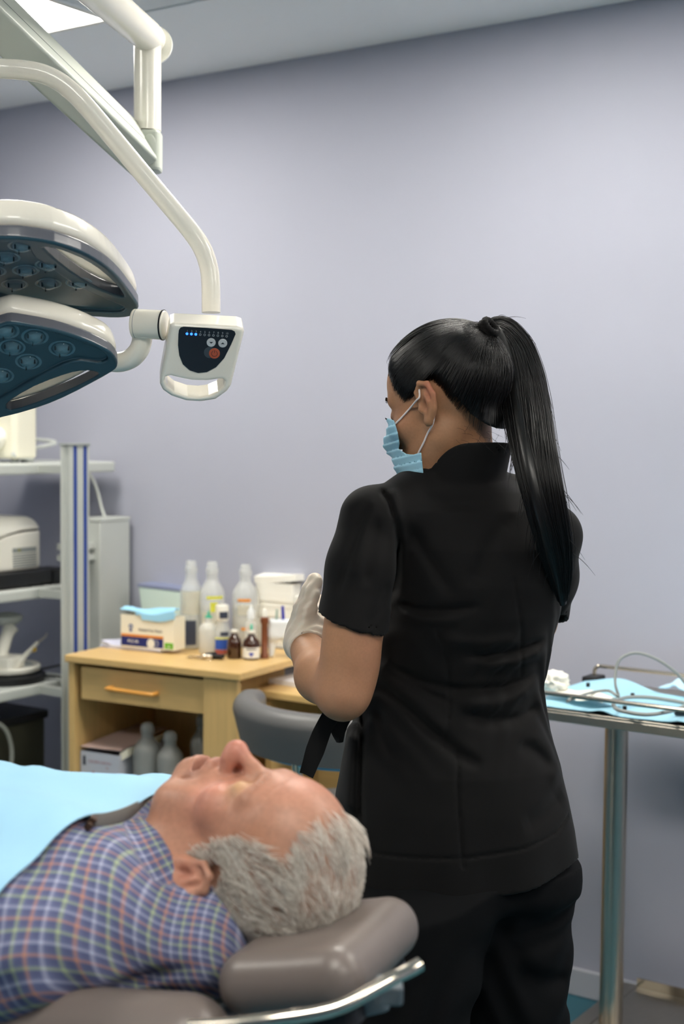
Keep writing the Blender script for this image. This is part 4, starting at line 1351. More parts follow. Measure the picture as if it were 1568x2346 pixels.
for k in range(10):
    x = 428.6 + (519.5 - 428.6) * k / 9
    y = 764.0 + 5.8 * k / 9
    c = uv(x, y)
    o3 = OBW + BOXW @ np.array([c[0], c[1], 0.0011])
    if k < 3:
        MB(BOXW, o3).lathe([(0.0019, 0), (0.0019, 0.0006), (0.001, 0.0009)], seg=12).build('indicator', M['bled'], ctl, smooth=False)
    else:
        MB(BOXW, o3).tube([(0.0014 * cos(t), 0.0014 * sin(t), 0.0003) for t in np.linspace(0, 2 * pi, 14, endpoint=False)], 0.00038, 5, closed=True).build('indicator', M['print'], ctl)
    cn = uv(x + 0.8, y - 6.2)
    text(str(k + 1), 0.0042, BOXW, OBW + BOXW @ np.array([cn[0], cn[1], 0.0012]), M['print'], ctl, 'numeral')
for (x, y, s_) in ((484, 784, -1), (510.5, 785.5, 1)):
    c = uv(x, y)
    o3 = OBW + BOXW @ np.array([c[0], c[1], 0.0011])
    bt = MB(BOXW, o3).lathe([(0.0067, 0), (0.0067, 0.0007), (0.006, 0.0012), (0.001, 0.0012)], seg=26).build('button', M['knobw'], ctl, smooth=False)
    MB(BOXW, o3).prism([(-0.003, -0.0012 * s_), (0.003, -0.0012 * s_), (0, 0.0014 * s_)], 0.00125, 0.0015).build('arrow', M['panel'], ctl)
c = uv(491.5, 809)
o3 = OBW + BOXW @ np.array([c[0], c[1], 0.0011])
MB(BOXW, o3).lathe([(0.0082, 0), (0.0082, 0.0006), (0.0075, 0.001), (0.001, 0.001)], seg=28).build('power_button', M['power'], ctl, smooth=False)
pg = MB(BOXW, o3).tube([(0.0044 * sin(t), 0.0044 * cos(t), 0.0012) for t in np.linspace(0.5, 2 * pi - 0.5, 20)], 0.00035, 5)
pg.tube([(0, 0.001, 0.0012), (0, 0.0052, 0.0012)], 0.00035, 5).build('power_symbol', M['panel'], ctl)
c = uv(481, 807)
MB(BOXW, OBW + BOXW @ np.array([c[0], c[1], 0.0])).lathe([(0.0088, 0.00105), (0.0088, 0.0013), (0.001, 0.0014)], seg=28).build('worn_patch', mat('worn_grey', '#3c464e', 0.5), ctl, smooth=False)

# side joint and the yoke tube that carries the two heads
c0, c1 = W(P(379, 745, DL - 0.012)), W(P(306, 741, DL - 0.002))
MB().tube([c0, c1], 0.0222, 28).build('side_joint', M['cream'], lamp, bevel=0.002)
cd = (c1 - c0) / np.linalg.norm(c1 - c0)
MB().tube([c0 + cd * 0.0022, c0 + cd * 0.0045], 0.0232, 28).build('black_ring', M['black'], lamp)
MB().tube([c1 - cd * 0.006, c1 - cd * 0.0052], 0.0224, 28).build('joint_seam', M['hose'], lamp)
yk = [(322, 748, 2.165), (326, 776, 2.17), (316, 806, 2.175), (290, 826, 2.185), (250, 828, 2.20), (180, 805, 2.22), (60, 745, 2.24), (-60, 705, 2.24), (-190, 690, 2.22)]
MB().tube(smooth_path([W(P(*q)) for q in yk], 6), 0.0155, 18).build('yoke_tube', M['cream'], lamp)


def petal(name, out, slot_, glass, n, anchor, lenses, lab):
    n = np.asarray(n, float)
    n /= np.linalg.norm(n)
    O = P(*anchor)
    u = np.cross([0, 0, 1.0], n)
    u /= np.linalg.norm(u)
    v = np.cross(n, u)
    to = lambda q: ((PL(*q, O, n) - O) @ u, (PL(*q, O, n) - O) @ v)
    out, slot_, glass = [smooth2([to(q) for q in s_]) for s_ in (out, slot_, glass)]
    Rw, Ow = RZ @ np.stack([u, v, n], 1), W(O)
    bx = np.array(out)
    lo, hi = bx.min(0) - 0.01, bx.max(0) + 0.01

    def slab(p, z0, z1, r, grow=0.0, taper=0.0, dome=0.0):
        d2 = poly2(p[..., :2], out) - grow
        h = np.clip((z1 - p[..., 2]) / (z1 - z0), 0, 1)
        d2 = d2 + taper * h ** 2
        zc, hh = (z0 + z1) / 2, (z1 - z0) / 2
        w_ = p[..., 2] - zc
        q0, q1 = d2 + r, np.abs(w_) - hh + r
        return np.minimum(np.maximum(q0, q1), 0) + np.sqrt(np.maximum(q0, 0) ** 2 + np.maximum(q1, 0) ** 2) - r

    def shell(p):
        f = slab(p, -0.066, -0.0205, 0.014, -0.001, 0.010)
        return smax(f, -(poly2(p[..., :2], slot_) - 0.001), 0.003)

    def rimf(p):
        f = slab(p, -0.020, 0.0, 0.004)
        f = smax(f, -poly2(p[..., :2], slot_), 0.002)
        g = poly2(p[..., :2], glass)
        return smax(f, -np.maximum(g, -(p[..., 2] + 0.005)), 0.0015)

    hd = None
    V, Fc = surfnet(shell, (*lo, -0.072), (*hi, -0.014), 0.0032)
    sh_ = link(name, mesh_np(name, V @ Rw.T + Ow, Fc), M['cream'], lamp, label=lab)
    V, Fc = surfnet(rimf, (*lo, -0.026), (*hi, 0.004), 0.0020)
    # the down-facing side of the rim is the dark face, its outer wall the grey band
    me = mesh_np('rim', V @ Rw.T + Ow, Fc)
    ro = link('rim', me, M['rim'], sh_)
    me.materials.append(M['face'])
    N = vnormals(V, Fc)
    fz = N[Fc].mean(1)[:, 2]
    zz = V[Fc].mean(1)[:, 2]
    me.polygons.foreach_set('material_index', ((zz > -0.0028) | ((zz > -0.0085) & (poly2(V[Fc].mean(1)[:, :2].astype(np.float32), glass) < 0.004))).astype(np.int32))
    gp = MB(Rw, Ow)
    gp.prism(glass, -0.0085, -0.0052)
    gp.build('glass_panel', M['glass'], sh_)
    for (x, y) in lenses:
        c_ = to((x, y))
        o4 = Ow + Rw @ np.array([c_[0], c_[1], -0.0048])
        ln = MB(Rw, o4).lathe([(0.0195, 0), (0.0193, 0.0006), (0.0165, 0.0010), (0.0155, 0.0006)], seg=28, cap=False) \
            .lathe([(0.0135, 0.0002), (0.012, 0.004), (0.009, 0.0072), (0.005, 0.0085), (0.0005, 0.009)], seg=24, cap=False).build('lens', M['lens'], sh_)
        mk = MB(Rw, o4)
        for a in (0.6, 2.5, 4.4):
            mk.box(0.0105, 0.0125, -0.0008, 0.0008, 0.0016, 0.0085, R=rot('Z', a), c=(0, 0, 0.004))
        mk.build('lens_clip', M['lensmark'], sh_)
    return sh_


def smooth2(p):
    """closed smooth curve through 2-D points"""
    p = np.asarray(p, float)
    n = len(p)
    out = []
    for i in range(n):
        a, b, c, d = p[i - 1], p[i], p[(i + 1) % n], p[(i + 2) % n]
        for t in (0, 0.5):
            out.append(tuple(0.5 * (2 * b + (c - a) * t + (2 * a - 5 * b + 4 * c - d) * t * t + (3 * b - a - 3 * c + d) * t ** 3)))
    return out


petal('upper_head',
      [(0, 545), (31, 545), (62, 547), (124, 557), (186, 578), (220, 596), (248, 615), (275, 641), (296, 668), (313, 692), (318, 706), (309, 721), (288, 728), (249, 729), (172, 723), (96, 716), (38, 708), (0, 694), (-80, 692), (-170, 685), (-235, 660), (-250, 630), (-220, 592), (-150, 565), (-70, 549)],
      [(99, 568), (118, 569), (138, 573), (186, 592), (228, 618), (264, 650), (284, 677), (276, 681), (229, 664), (184, 639), (135, 603)],
      [(0, 555), (40, 556), (66, 566), (78, 588), (118, 616), (163, 648), (212, 673), (252, 690), (283, 703), (284, 712), (262, 717), (172, 712), (90, 706), (38, 699), (18, 684), (-20, 676), (-120, 672), (-190, 650), (-195, 620), (-130, 582), (-60, 560)],
      (0.08, -0.29, -0.95), (200, 640, 2.06),
      [(34, 658), (111, 656), (181, 654), (59, 626), (111, 613), (15, 597), (-16, 628), (50, 570), (-45, 657), (-60, 598), (-110, 640)],
      'upper petal-shaped head, white shell over a dark lensed face')
petal('lower_head',
      [(0, 744), (25, 739), (62, 744), (124, 756), (186, 775), (231, 795), (256, 810), (268, 827), (269, 841), (258, 853), (206, 882), (145, 913), (83, 937), (0, 959), (-80, 970), (-150, 955), (-200, 905), (-195, 840), (-140, 790), (-60, 762)],
      [(14, 932), (25, 917), (78, 886), (145, 860), (186, 850), (212, 851), (227, 857), (214, 868), (165, 892), (83, 925), (25, 942)],
      [(0, 752), (22, 746), (62, 750), (124, 763), (186, 783), (229, 802), (246, 818), (243, 828), (222, 832), (186, 827), (157, 831), (124, 845), (62, 878), (0, 914), (-70, 940), (-130, 925), (-155, 885), (-140, 840), (-90, 795)],
      (0.10, -0.55, -0.83), (150, 840, 2.10),
      [(13, 763), (80, 777), (27, 801), (142, 804), (65, 834), (2, 866), (-38, 834), (-60, 880), (-90, 830)],
      'lower petal-shaped head, tip pointing down towards the man')
# ------------------------------------------------------------------ heads (shared anatomy; local X = left ear, Y = face, Z = crown)
def ear_f(q):
    """q has |X|; the ear sits on the side of the head"""
    f = ell(q, (0.0805, -0.016, 0.000), (0.0065, 0.0165, 0.027), rot('Z', radians(10)))
    hx = [(0.0785, -0.001, -0.001), (0.0815, 0.0005, 0.018), (0.086, -0.010, 0.030), (0.0885, -0.024, 0.026), (0.0885, -0.031, 0.009), (0.0870, -0.027, -0.011), (0.0830, -0.014, -0.028)]
    f = smin(f, chain(q, hx, [0.003, 0.0036, 0.0042, 0.0045, 0.0044, 0.0042, 0.0055], 0.003), 0.003)
    f = smax(f, -ell(q, (0.0905, -0.0125, -0.004), (0.0095, 0.0085, 0.0115)), 0.003)
    f = smax(f, -chain(q, [(0.0890, -0.009, 0.022), (0.0905, -0.0195, 0.019), (0.0910, -0.0255, 0.004)], [0.0032, 0.0034, 0.0030], 0.002), 0.002)
    f = smin(f, chain(q, [(0.0875, -0.016, 0.013), (0.0885, -0.0215, 0.0), (0.0860, -0.0195, -0.013)], [0.0028, 0.0032, 0.003], 0.003), 0.0025)
    f = smin(f, ell(q, (0.0815, -0.0025, -0.008), (0.0042, 0.0042, 0.0068)), 0.003)
    f = smin(f, ell(q, (0.0815, -0.012, -0.0275), (0.0045, 0.0085, 0.0085)), 0.004)
    return f


def head_f(p, ears=True, male=False, mouth=0.0, crease=0.0, ear_shift=(0, 0, 0)):
    q = p.copy()
    q[..., 0] = np.abs(q[..., 0])
    f = ell(q, (0, -0.012, 0.035), (0.074, 0.096, 0.086))
    f = smin(f, ell(q, (0, 0.030, 0.036), (0.060, 0.054, 0.060)), 0.02)
    f = smin(f, ell(q, (0, 0.024, -0.034), (0.059, 0.052, 0.080)), 0.03)
    j = 0.02 if male else 0.018
    f = smin(f, chain(q, [(0.050, -0.006, -0.052), (0.037 + 0.003 * male, 0.040, -0.090), (0.0, 0.064, -0.100)], [j, j, j - 0.002], 0.02), 0.028)
    f = smin(f, ell(q, (0, 0.070, -0.099), (0.02, 0.015, 0.0155)), 0.016)
    f = smin(f, ell(q, (0.046, 0.048, -0.026), (0.02, 0.022, 0.016)), 0.022)
    f = smin(f, ell(q, (0, 0.058, -0.070), (0.032, 0.026, 0.028)), 0.02)
    br = 0.0095 if male else 0.0075
    f = smin(f, cap(q, (0.012, 0.080, 0.019), (0.044, 0.064, 0.019), br), 0.014)
    f = smax(f, -ell(q, (0.033, 0.088 - 0.002 * male, -0.002), (0.0175, 0.017, 0.0115)), 0.014)
    f = smin(f, ell(q, (0.0325, 0.0655, -0.003), (0.0165, 0.0135, 0.0125)), 0.006)
    f = smax(f, -chain(q, [(0.018, 0.0795, -0.0075), (0.033, 0.080, -0.0105), (0.047, 0.0685, -0.0075)], [0.0009, 0.0012, 0.0009], 0.001), 0.002)
    n_ = 1.02 if male else 0.92
    f = smin(f, chain(q, [(0, 0.078, 0.012), (0, 0.088, -0.014), (0, 0.090 + 0.014 * n_, -0.036)], [0.0075, 0.0075, 0.009], 0.008), 0.010)
    f = smin(f, ell(q, (0, 0.089 + 0.016 * n_ - 0.002 * male, -0.040), ((0.0115 + 0.002 * male) * n_, 0.0115 + 0.001 * male, 0.010 + 0.002 * male)), 0.006)
    f = smin(f, ell(q, (0.0105 * n_, 0.091, -0.043), (0.0075, 0.0105, 0.0085)), 0.011)
    f = smax(f, -ell(q, (0.0068, 0.0975, -0.0525), (0.0042, 0.0065, 0.0055)), 0.003)
    lo_ = -0.0005 - mouth
    f = smin(f, chain(q, [(0.0225, 0.0765, -0.0705), (0.010, 0.0855, -0.067), (0, 0.0875, -0.0675)], [0.003, 0.0052, 0.0054], 0.004), 0.006)
    f = smin(f, chain(q, [(0.0215, 0.0755, -0.0735 + lo_), (0.010, 0.083, -0.0795 + lo_), (0, 0.085, -0.0805 + lo_)], [0.003, 0.0055, 0.0058], 0.004), 0.006)
    f = smax(f, -chain(q, [(0.0235, 0.079, -0.0722), (0.011, 0.090 - mouth * 0.5, -0.0735 + lo_ * 0.5), (0, 0.093 - mouth * 0.6, -0.0738 + lo_ * 0.5)], [0.0012, 0.0018 + mouth * 0.45, 0.002 + mouth * 0.45], 0.002), 0.002)
    if mouth:
        f = smax(f, -ell(q, (0, 0.083, -0.0745 - mouth * 0.5), (0.0265, 0.020, mouth * 0.62)), 0.003)
    if crease:
        # folds from nose to mouth, bags under the eyes, brow lines, jowl
        f = smax(f, -chain(q, [(0.0185, 0.090, -0.044), (0.028, 0.083, -0.058), (0.033, 0.073, -0.074), (0.033, 0.066, -0.088)], [0.0014] * 4, 0.001) + (1 - crease) * 0.002, 0.007)
        f = smax(f, -chain(q, [(0.020, 0.0795, -0.0165), (0.034, 0.0775, -0.0205), (0.047, 0.068, -0.0165)], [0.0009] * 3, 0.001), 0.004)
        f = smin(f, ell(q, (0.043, 0.040, -0.066), (0.017, 0.022, 0.020)), 0.015)
        for z_ in (0.040, 0.052):
            f = smax(f, -chain(q, [(0, 0.0895, z_), (0.025, 0.0845, z_ + 0.003), (0.045, 0.070, z_)], [0.0005, 0.0006, 0.0003], 0.001), 0.004)
        for dz in (-0.004, 0.004):
            f = smax(f, -cap(q, (0.050, 0.066, -0.004 + dz * 0.4), (0.062, 0.052, -0.004 + dz * 1.8), 0.0006), 0.003)
    if ears:
        m_ = q[..., 0] > 0.055
        if m_.any():
            g = np.full(f.shape, 1.0, np.float32)
            g[m_] = ear_f(q[m_] - np.float32(ear_shift))
            f = smin(f, g, 0.003)
    return f


class Frame:
    def __init__(s, fwd, up, o, sc=1.0):
        fwd = np.asarray(fwd, float)
        fwd /= np.linalg.norm(fwd)
        up = np.asarray(up, float)
        up = up - fwd * (up @ fwd)
        up /= np.linalg.norm(up)
        left = np.cross(up, fwd)
        s.A = np.stack([left, fwd, up], 1)
        s.o, s.sc = np.asarray(o, float), sc

    def loc(s, p):
        return ((p - np.float32(s.o)) @ np.float32(s.A)) / np.float32(s.sc)

    def out(s, q):
        return np.asarray(q, float) * s.sc @ s.A.T + s.o


def trace(f, px, py, d0, off=0.0):
    """first surface point along the ray through a pixel (camera-heading frame)"""
    r = ray(px, py)
    d = d0
    for _ in range(80):
        p = (_C + r * d)[None].astype(np.float32)
        v = float(f(p)[0]) - off
        if v < 0.0003:
            break
        d += max(v * 0.7, 0.0003)
    return _C + r * d


def paint(base, spots, Q_, seed=0, mott=0.05):
    """skin colour per vertex: base colour plus soft patches given in local coordinates"""
    c = np.tile(np.array(lin(base)), (len(Q_), 1))
    for (ctr, rad, col, amt) in spots:
        w = np.exp(-(((Q_ - np.array(ctr)) / np.array(rad)) ** 2).sum(1)) * amt
        c = c * (1 - w[:, None]) + np.array(lin(col)) * w[:, None]
    rg = np.random.default_rng(seed)
    k = rg.normal(size=(24, 3)) * 160
    ph = rg.uniform(0, 6.28, 24)
    t = np.cos(Q_ @ k.T + ph).mean(1)
    return c * (1 + mott * 3 * t)[:, None]


M['skin'] = mat('fair_skin', '#ffffff', 0.5, spec=0.35, sss=0.12, attr='Col', noise=(260, 0.05), bump=(900, 0.06, 0.0006))
M['skin_old'] = mat('aged_skin', '#ffffff', 0.45, spec=0.4, sss=0.12, attr='Col', noise=(180, 0.08), bump=(500, 0.10, 0.0008))
# ------------------------------------------------------------------ the woman in black
HW = Frame((-cos(radians(34)) * cos(radians(12)), sin(radians(34)) * cos(radians(12)), -sin(radians(12))),
           (-cos(radians(34)) * sin(radians(12)), sin(radians(34)) * sin(radians(12)), cos(radians(12))), P(1022, 929, 2.20), 1.0)
M['black_cloth'] = mat('black_cotton', '#121111', 0.78, spec=0.16, sheen=0.04, bump=(700, 0.12, 0.0005), noise=(14, 0.10))
M['black_trouser'] = mat('black_trouser_cloth', '#090a0c', 0.88, spec=0.15, bump=(600, 0.12, 0.0005))
M['hair_black'] = mat('black_hair', '#0c0a0a', 0.34, spec=0.42)
M['hair_core'] = mat('black_hair_mass', '#0b0a0a', 0.36, spec=0.5)
_nt = M['hair_core'].node_tree
_a = _nt.nodes.new('ShaderNodeAttribute')
_a.attribute_name = 'uv_comb'
_n = _nt.nodes.new('ShaderNodeTexNoise')
_n.inputs['Scale'].default_value = 1.0
_n.inputs['Detail'].default_value = 3
_b = _nt.nodes.new('ShaderNodeBump')
_b.inputs['Strength'].default_value = 0.9
_b.inputs['Distance'].default_value = 0.0016
_nt.links.new(_a.outputs['Vector'], _n.inputs['Vector'])
_nt.links.new(_n.outputs['Fac'], _b.inputs['Height'])
_nt.links.new(_b.outputs['Normal'], _nt.nodes['Principled BSDF'].inputs['Normal'])
M['glove'] = mat('latex_glove', '#efe0cd', 0.4, spec=0.35, sss=0.05, clear=0.06, bump=(90, 0.12, 0.001))

wom_o = W(np.array([P(1070, 977, 2.2)[0], 2.2, 0.0]))
sh_l, sh_r = P(850, 1186, 2.135), P(1260, 1228, 2.285)
neck0, neck1 = P(1062, 1118, 2.20), P(1052, 985, 2.205)
arm_l = [sh_l, P(814, 1420, 2.105), P(787, 1588, 2.085)]
fore_l = [P(786, 1592, 2.088), P(738, 1548, 2.16), P(698, 1474, 2.265)]
arm_r = [sh_r, P(1215, 1420, 2.42), P(1165, 1560, 2.47)]
fore_r = [P(1165, 1560, 2.47), P(1100, 1520, 2.56), P(1010, 1470, 2.60)]
hand_l = dict(wrist=P(698, 1470, 2.268), knuck=P(742, 1398, 2.325),
              thumb=[P(692, 1436, 2.268), P(699, 1396, 2.262), P(712, 1356, 2.262), P(721, 1331, 2.268)],
              fingers=[[P(735, 1388, 2.315), P(768, 1372, 2.36), P(800, 1380, 2.385), P(812, 1395, 2.39)],
                       [P(745, 1396, 2.33), P(782, 1385, 2.375), P(812, 1396, 2.39), P(820, 1412, 2.385)],
                       [P(748, 1408, 2.335), P(782, 1402, 2.375), P(806, 1414, 2.385), P(812, 1428, 2.38)],
                       [P(745, 1422, 2.33), P(772, 1420, 2.365), P(790, 1430, 2.372), P(796, 1440, 2.37)]])
hand_r = dict(wrist=P(1010, 1470, 2.60), knuck=P(930, 1432, 2.585),
              thumb=[P(990, 1450, 2.58), P(955, 1410, 2.56), P(925, 1395, 2.545), P(905, 1392, 2.535)],
              fingers=[[P(930, 1418, 2.58), P(895, 1405, 2.55), P(872, 1412, 2.53), P(862, 1424, 2.52)],
                       [P(926, 1428, 2.585), P(888, 1420, 2.555), P(866, 1428, 2.535), P(856, 1440, 2.525)],
                       [P(926, 1440, 2.59), P(890, 1436, 2.56), P(868, 1444, 2.54), P(860, 1455, 2.53)],
                       [P(930, 1452, 2.595), P(900, 1452, 2.57), P(882, 1460, 2.55), P(875, 1468, 2.545)]])


def hand_f(p, h):
    w, k = h['wrist'], h['knuck']
    mid = (w + k) / 2
    f = cap(p, w, w + (k - w) * 0.3, 0.026, 0.025)
    # palm: broad between thumb side and little-finger side
    a, b = h['fingers'][0][0], h['fingers'][3][0]
    f = smin(f, cap(p, w + (a - w) * 0.35, a, 0.0215, 0.0135), 0.015)
    f = smin(f, cap(p, w + (b - w) * 0.35, b, 0.0205, 0.0125), 0.015)
    f = smin(f, cap(p, mid, k, 0.021, 0.014), 0.012)
    f = smin(f, chain(p, h['thumb'], [0.0168, 0.0118, 0.0095, 0.008], 0.006), 0.010)
    for i, fg in enumerate(h['fingers']):
        r = (0.0098, 0.0102, 0.0096, 0.0084)[i]
        f = smin(f, chain(p, fg, [r * 1.12, r * 1.02, r * 0.94, r * 0.82], 0.003), 0.004)
    return f


def arms_f(p):
    f = chain(p, arm_l, [0.036, 0.040, 0.034], 0.02)
    f = smin(f, chain(p, fore_l, [0.0355, 0.0395, 0.0255], 0.015), 0.022)
    f = smin(f, ell(p, arm_l[1] + (arm_l[2] - arm_l[1]) * 0.5 + np.array([0.003, 0.0, 0]), (0.042, 0.041, 0.07)), 0.02)
    g = chain(p, arm_r, [0.040, 0.0425, 0.034], 0.02)
    g = smin(g, chain(p, fore_r, [0.036, 0.038, 0.025], 0.02), 0.02)
    f = np.minimum(f, g)
    f = smin(f, hand_f(p, hand_l), 0.012)
    return smin(f, hand_f(p, hand_r), 0.012)


def xz(px, py, d=2.2):
    q = P(px, py, d)
    return q[0], q[2]


# torso rings of the tunic: photo row, left edge, right edge, half depth, depth of the axis
RINGS = [(1098, 985, 1140, 0.062, 2.205), (1125, 930, 1205, 0.078, 2.205), (1165, 880, 1255, 0.095, 2.20), (1250, 876, 1288, 0.115, 2.20), (1330, 882, 1292, 0.120, 2.20),
         (1400, 888, 1286, 0.117, 2.20), (1450, 872, 1270, 0.112, 2.20), (1485, 864, 1267, 0.110, 2.205), (1530, 856, 1258, 0.108, 2.21), (1575, 844, 1250, 0.110, 2.21),
         (1620, 832, 1255, 0.115, 2.21), (1680, 808, 1266, 0.124, 2.205), (1750, 792, 1286, 0.134, 2.20), (1830, 772, 1306, 0.143, 2.20), (1900, 762, 1320, 0.148, 2.20), (1995, 752, 1333, 0.152, 2.20)]
_zr = np.array([xz(0.5 * (a[1] + a[2]), a[0])[1] for a in RINGS])[::-1]
_xl = np.array([xz(a[1], a[0])[0] for a in RINGS])[::-1]
_xr = np.array([xz(a[2], a[0])[0] for a in RINGS])[::-1]
_hb = np.array([a[3] for a in RINGS])[::-1]
_hd = np.array([a[4] for a in RINGS])[::-1]


def torso_f(p, shrink=0.0, power=2.25):
    z = p[..., 2]
    xl, xr = np.interp(z, _zr, _xl), np.interp(z, _zr, _xr)
    b, cd = np.interp(z, _zr, _hb) - shrink, np.interp(z, _zr, _hd)
    a, cx = (xr - xl) / 2 - shrink, (xl + xr) / 2
    u, v = np.abs((p[..., 0] - cx) / a), np.abs((p[..., 1] - cd) / b)
    k = (u ** power + v ** power) ** (1 / power)
    f = (k - 1) * np.minimum(a, b) * 0.9
    return np.maximum(f, z - _zr[-1])


hip_l, hip_r = P(965, 2010, 2.17), P(1162, 2010, 2.25)
leg_l = [hip_l, P(905, 2480, 2.12), P(900, 3130, 2.20)]
leg_r = [hip_r, P(1168, 2490, 2.26), P(1165, 3090, 2.32)]
leg_l[2][2] = leg_r[2][2] = 0.085


def body_f(p):
    f = smax(smax(torso_f(p, 0.02), p[..., 2] - 1.40, 0.01), 0.82 - p[..., 2], 0.02)
    f = smin(f, chain(p, [sh_l, P(1062, 1125, 2.2), sh_r], [0.030, 0.040, 0.030], 0.02), 0.02)
    f = smin(f, arms_f(p), 0.012)
    for lg in (leg_l, leg_r):
        f = smin(f, chain(p, lg, [0.088, 0.058, 0.036], 0.03), 0.03)
        foot = lg[2] + np.array([-0.06, 0.13, -0.058])
        f = smin(f, cap(p, lg[2] + np.array([0, 0, -0.045]), foot, 0.033, 0.026), 0.02)
    lowp = p[..., 2] < 1.02
    f = np.where(lowp, np.maximum(f, smin(torso_f(p, 0.022), arms_f(p), 0.01) - np.clip((0.80 - p[..., 2]) * 1.0, 0, 1)), f)
    m_ = p[..., 2] > 1.36
    if m_.any():
        pm = p[m_]
        g = cap(pm, neck0, neck1, 0.054, 0.049)
        g = smin(g, cap(pm, P(1010, 1110, 2.185), P(1030, 985, 2.158), 0.010, 0.02), 0.02)   # neck muscle on the near side
        h = head_f(HW.loc(pm)) * HW.sc
        g = smin(g, h, 0.02)
        fm = smin(f[m_], g, 0.025)
        f = f.copy()
        f[m_] = fm
    return f


lo = np.array([min(P(640, 1400, 2.25)[0], -0.12), 1.85, 0.0])
V, Fc = surfnet(body_f, (-0.13, 1.98, 0.005), (0.42, 2.72, 1.70), 0.0036)
Q_ = HW.loc(V.astype(np.float32)).astype(float)
E_ = arm_l[2]
spots = [((0.088, -0.028, 0.018), (0.012, 0.012, 0.02), '#a8604e', 0.75), ((0.086, -0.012, -0.004), (0.008, 0.010, 0.013), '#8a5038', 0.5),
         ((0.055, 0.050, -0.015), (0.03, 0.03, 0.02), '#ad745c', 0.35), ((0.04, 0.07, 0.0), (0.02, 0.02, 0.012), '#96705a', 0.4)]
col = paint('#a97c5c', spots, Q_, 3, 0.03)
dE = np.linalg.norm((V - E_) / np.array([0.05, 0.06, 0.045]), axis=1)
col = col * (1 - 0.35 * np.exp(-dE ** 2)[:, None]) + np.array(lin('#9c6c58')) * (0.35 * np.exp(-dE ** 2))[:, None]
am = arm_l[1] + (arm_l[2] - arm_l[1]) * 0.3 + np.array([0.03, -0.03, 0])
dA = np.linalg.norm((V - am) / np.array([0.04, 0.05, 0.06]), axis=1)
col = col * (1 - 0.35 * np.exp(-dA ** 2)[:, None]) + np.array(lin('#9a6654')) * (0.35 * np.exp(-dA ** 2))[:, None]
woman = link('person', mesh_np('person', W(V), Fc, attrs={'Col': col}), M['skin'], None,
             'woman with a black ponytail in a black tunic, blue mask and latex glove, standing', 'person', loc=tuple(wom_o))

# ---- tunic with sleeves, collar band and fold lines
slv_l = [sh_l, P(832, 1300, 2.118), P(803, 1455, 2.10)]
slv_r = [sh_r, P(1250, 1320, 2.35), P(1222, 1450, 2.42)]


def xzline(pts, d=2.09):
    return np.array([P(x, y, d)[[0, 2]] for x, y in pts])


FOLDS = [  # photo polyline, depth (+ groove, - ridge), width in metres
    ([(906, 1392), (960, 1404), (1030, 1402), (1110, 1388)], 0.0045, 0.007), ([(905, 1415), (980, 1428), (1060, 1420)], -0.003, 0.008),
    ([(1266, 1478), (1200, 1498), (1120, 1510), (1060, 1508)], 0.005, 0.007), ([(1264, 1500), (1190, 1524), (1100, 1535)], -0.005, 0.010),
    ([(1250, 1560), (1170, 1588), (1060, 1592), (960, 1572), (890, 1540)], 0.006, 0.008), ([(1246, 1590), (1150, 1620), (1050, 1618)], -0.005, 0.012),
    ([(1256, 1640), (1200, 1664), (1120, 1662), (1050, 1640)], 0.005, 0.009), ([(1010, 1470), (1110, 1478), (1200, 1468)], -0.003, 0.009),
    ([(868, 1590), (930, 1630), (1000, 1690), (1060, 1738), (1110, 1762)], 0.006, 0.009), ([(900, 1590), (960, 1640), (1030, 1690)], -0.004, 0.012),
    ([(880, 1560), (960, 1592), (1040, 1620)], 0.004, 0.007),
    ([(838, 1650), (830, 1740), (826, 1850), (828, 1930)], 0.006, 0.006), ([(812, 1680), (800, 1800), (795, 1900)], -0.006, 0.012),
    ([(870, 1640), (880, 1700), (905, 1760)], 0.003, 0.008), ([(1290, 1790), (1240, 1745), (1190, 1715)], 0.003, 0.010),
    ([(1230, 1690), (1270, 1740), (1300, 1830)], -0.003, 0.012), ([(1200, 1900), (1260, 1880), (1310, 1850)], 0.003, 0.016),
    ([(1050, 1735), (1052, 1850), (1062, 1984)], 0.0022, 0.0028), ([(1180, 1330), (1200, 1450), (1205, 1560)], 0.0016, 0.003),
    ([(905, 1180), (916, 1250), (912, 1330), (902, 1400)], 0.006, 0.006), ([(872, 1122), (892, 1150), (905, 1190)], 0.0055, 0.004), ([(900, 1120), (912, 1150), (918, 1200)], -0.003, 0.006), ([(850, 1150), (822, 1210), (795, 1290), (775, 1360)], 0.004, 0.006), ([(870, 1180), (850, 1260), (835, 1340)], 0.0035, 0.009),
    ([(930, 1200), (990, 1290), (1040, 1370)], 0.004, 0.010), ([(1180, 1180), (1120, 1260), (1080, 1350)], 0.003, 0.012), ([(960, 1130), (1040, 1160), (1120, 1150)], 0.003, 0.010), ([(1000, 1440), (1030, 1530), (1035, 1620), (1020, 1720)], 0.0015, 0.003),
    ([(860, 1160), (835, 1220), (815, 1300)], -0.002, 0.010), ([(895, 1330), (870, 1390), (840, 1430)], 0.003, 0.008),
    ([(838, 1965), (950, 1968), (1070, 1964), (1200, 1950), (1290, 1928), (1322, 1905)], 0.0016, 0.0022)]
FL = [(xzline(a), b, c) for a, b, c in FOLDS]


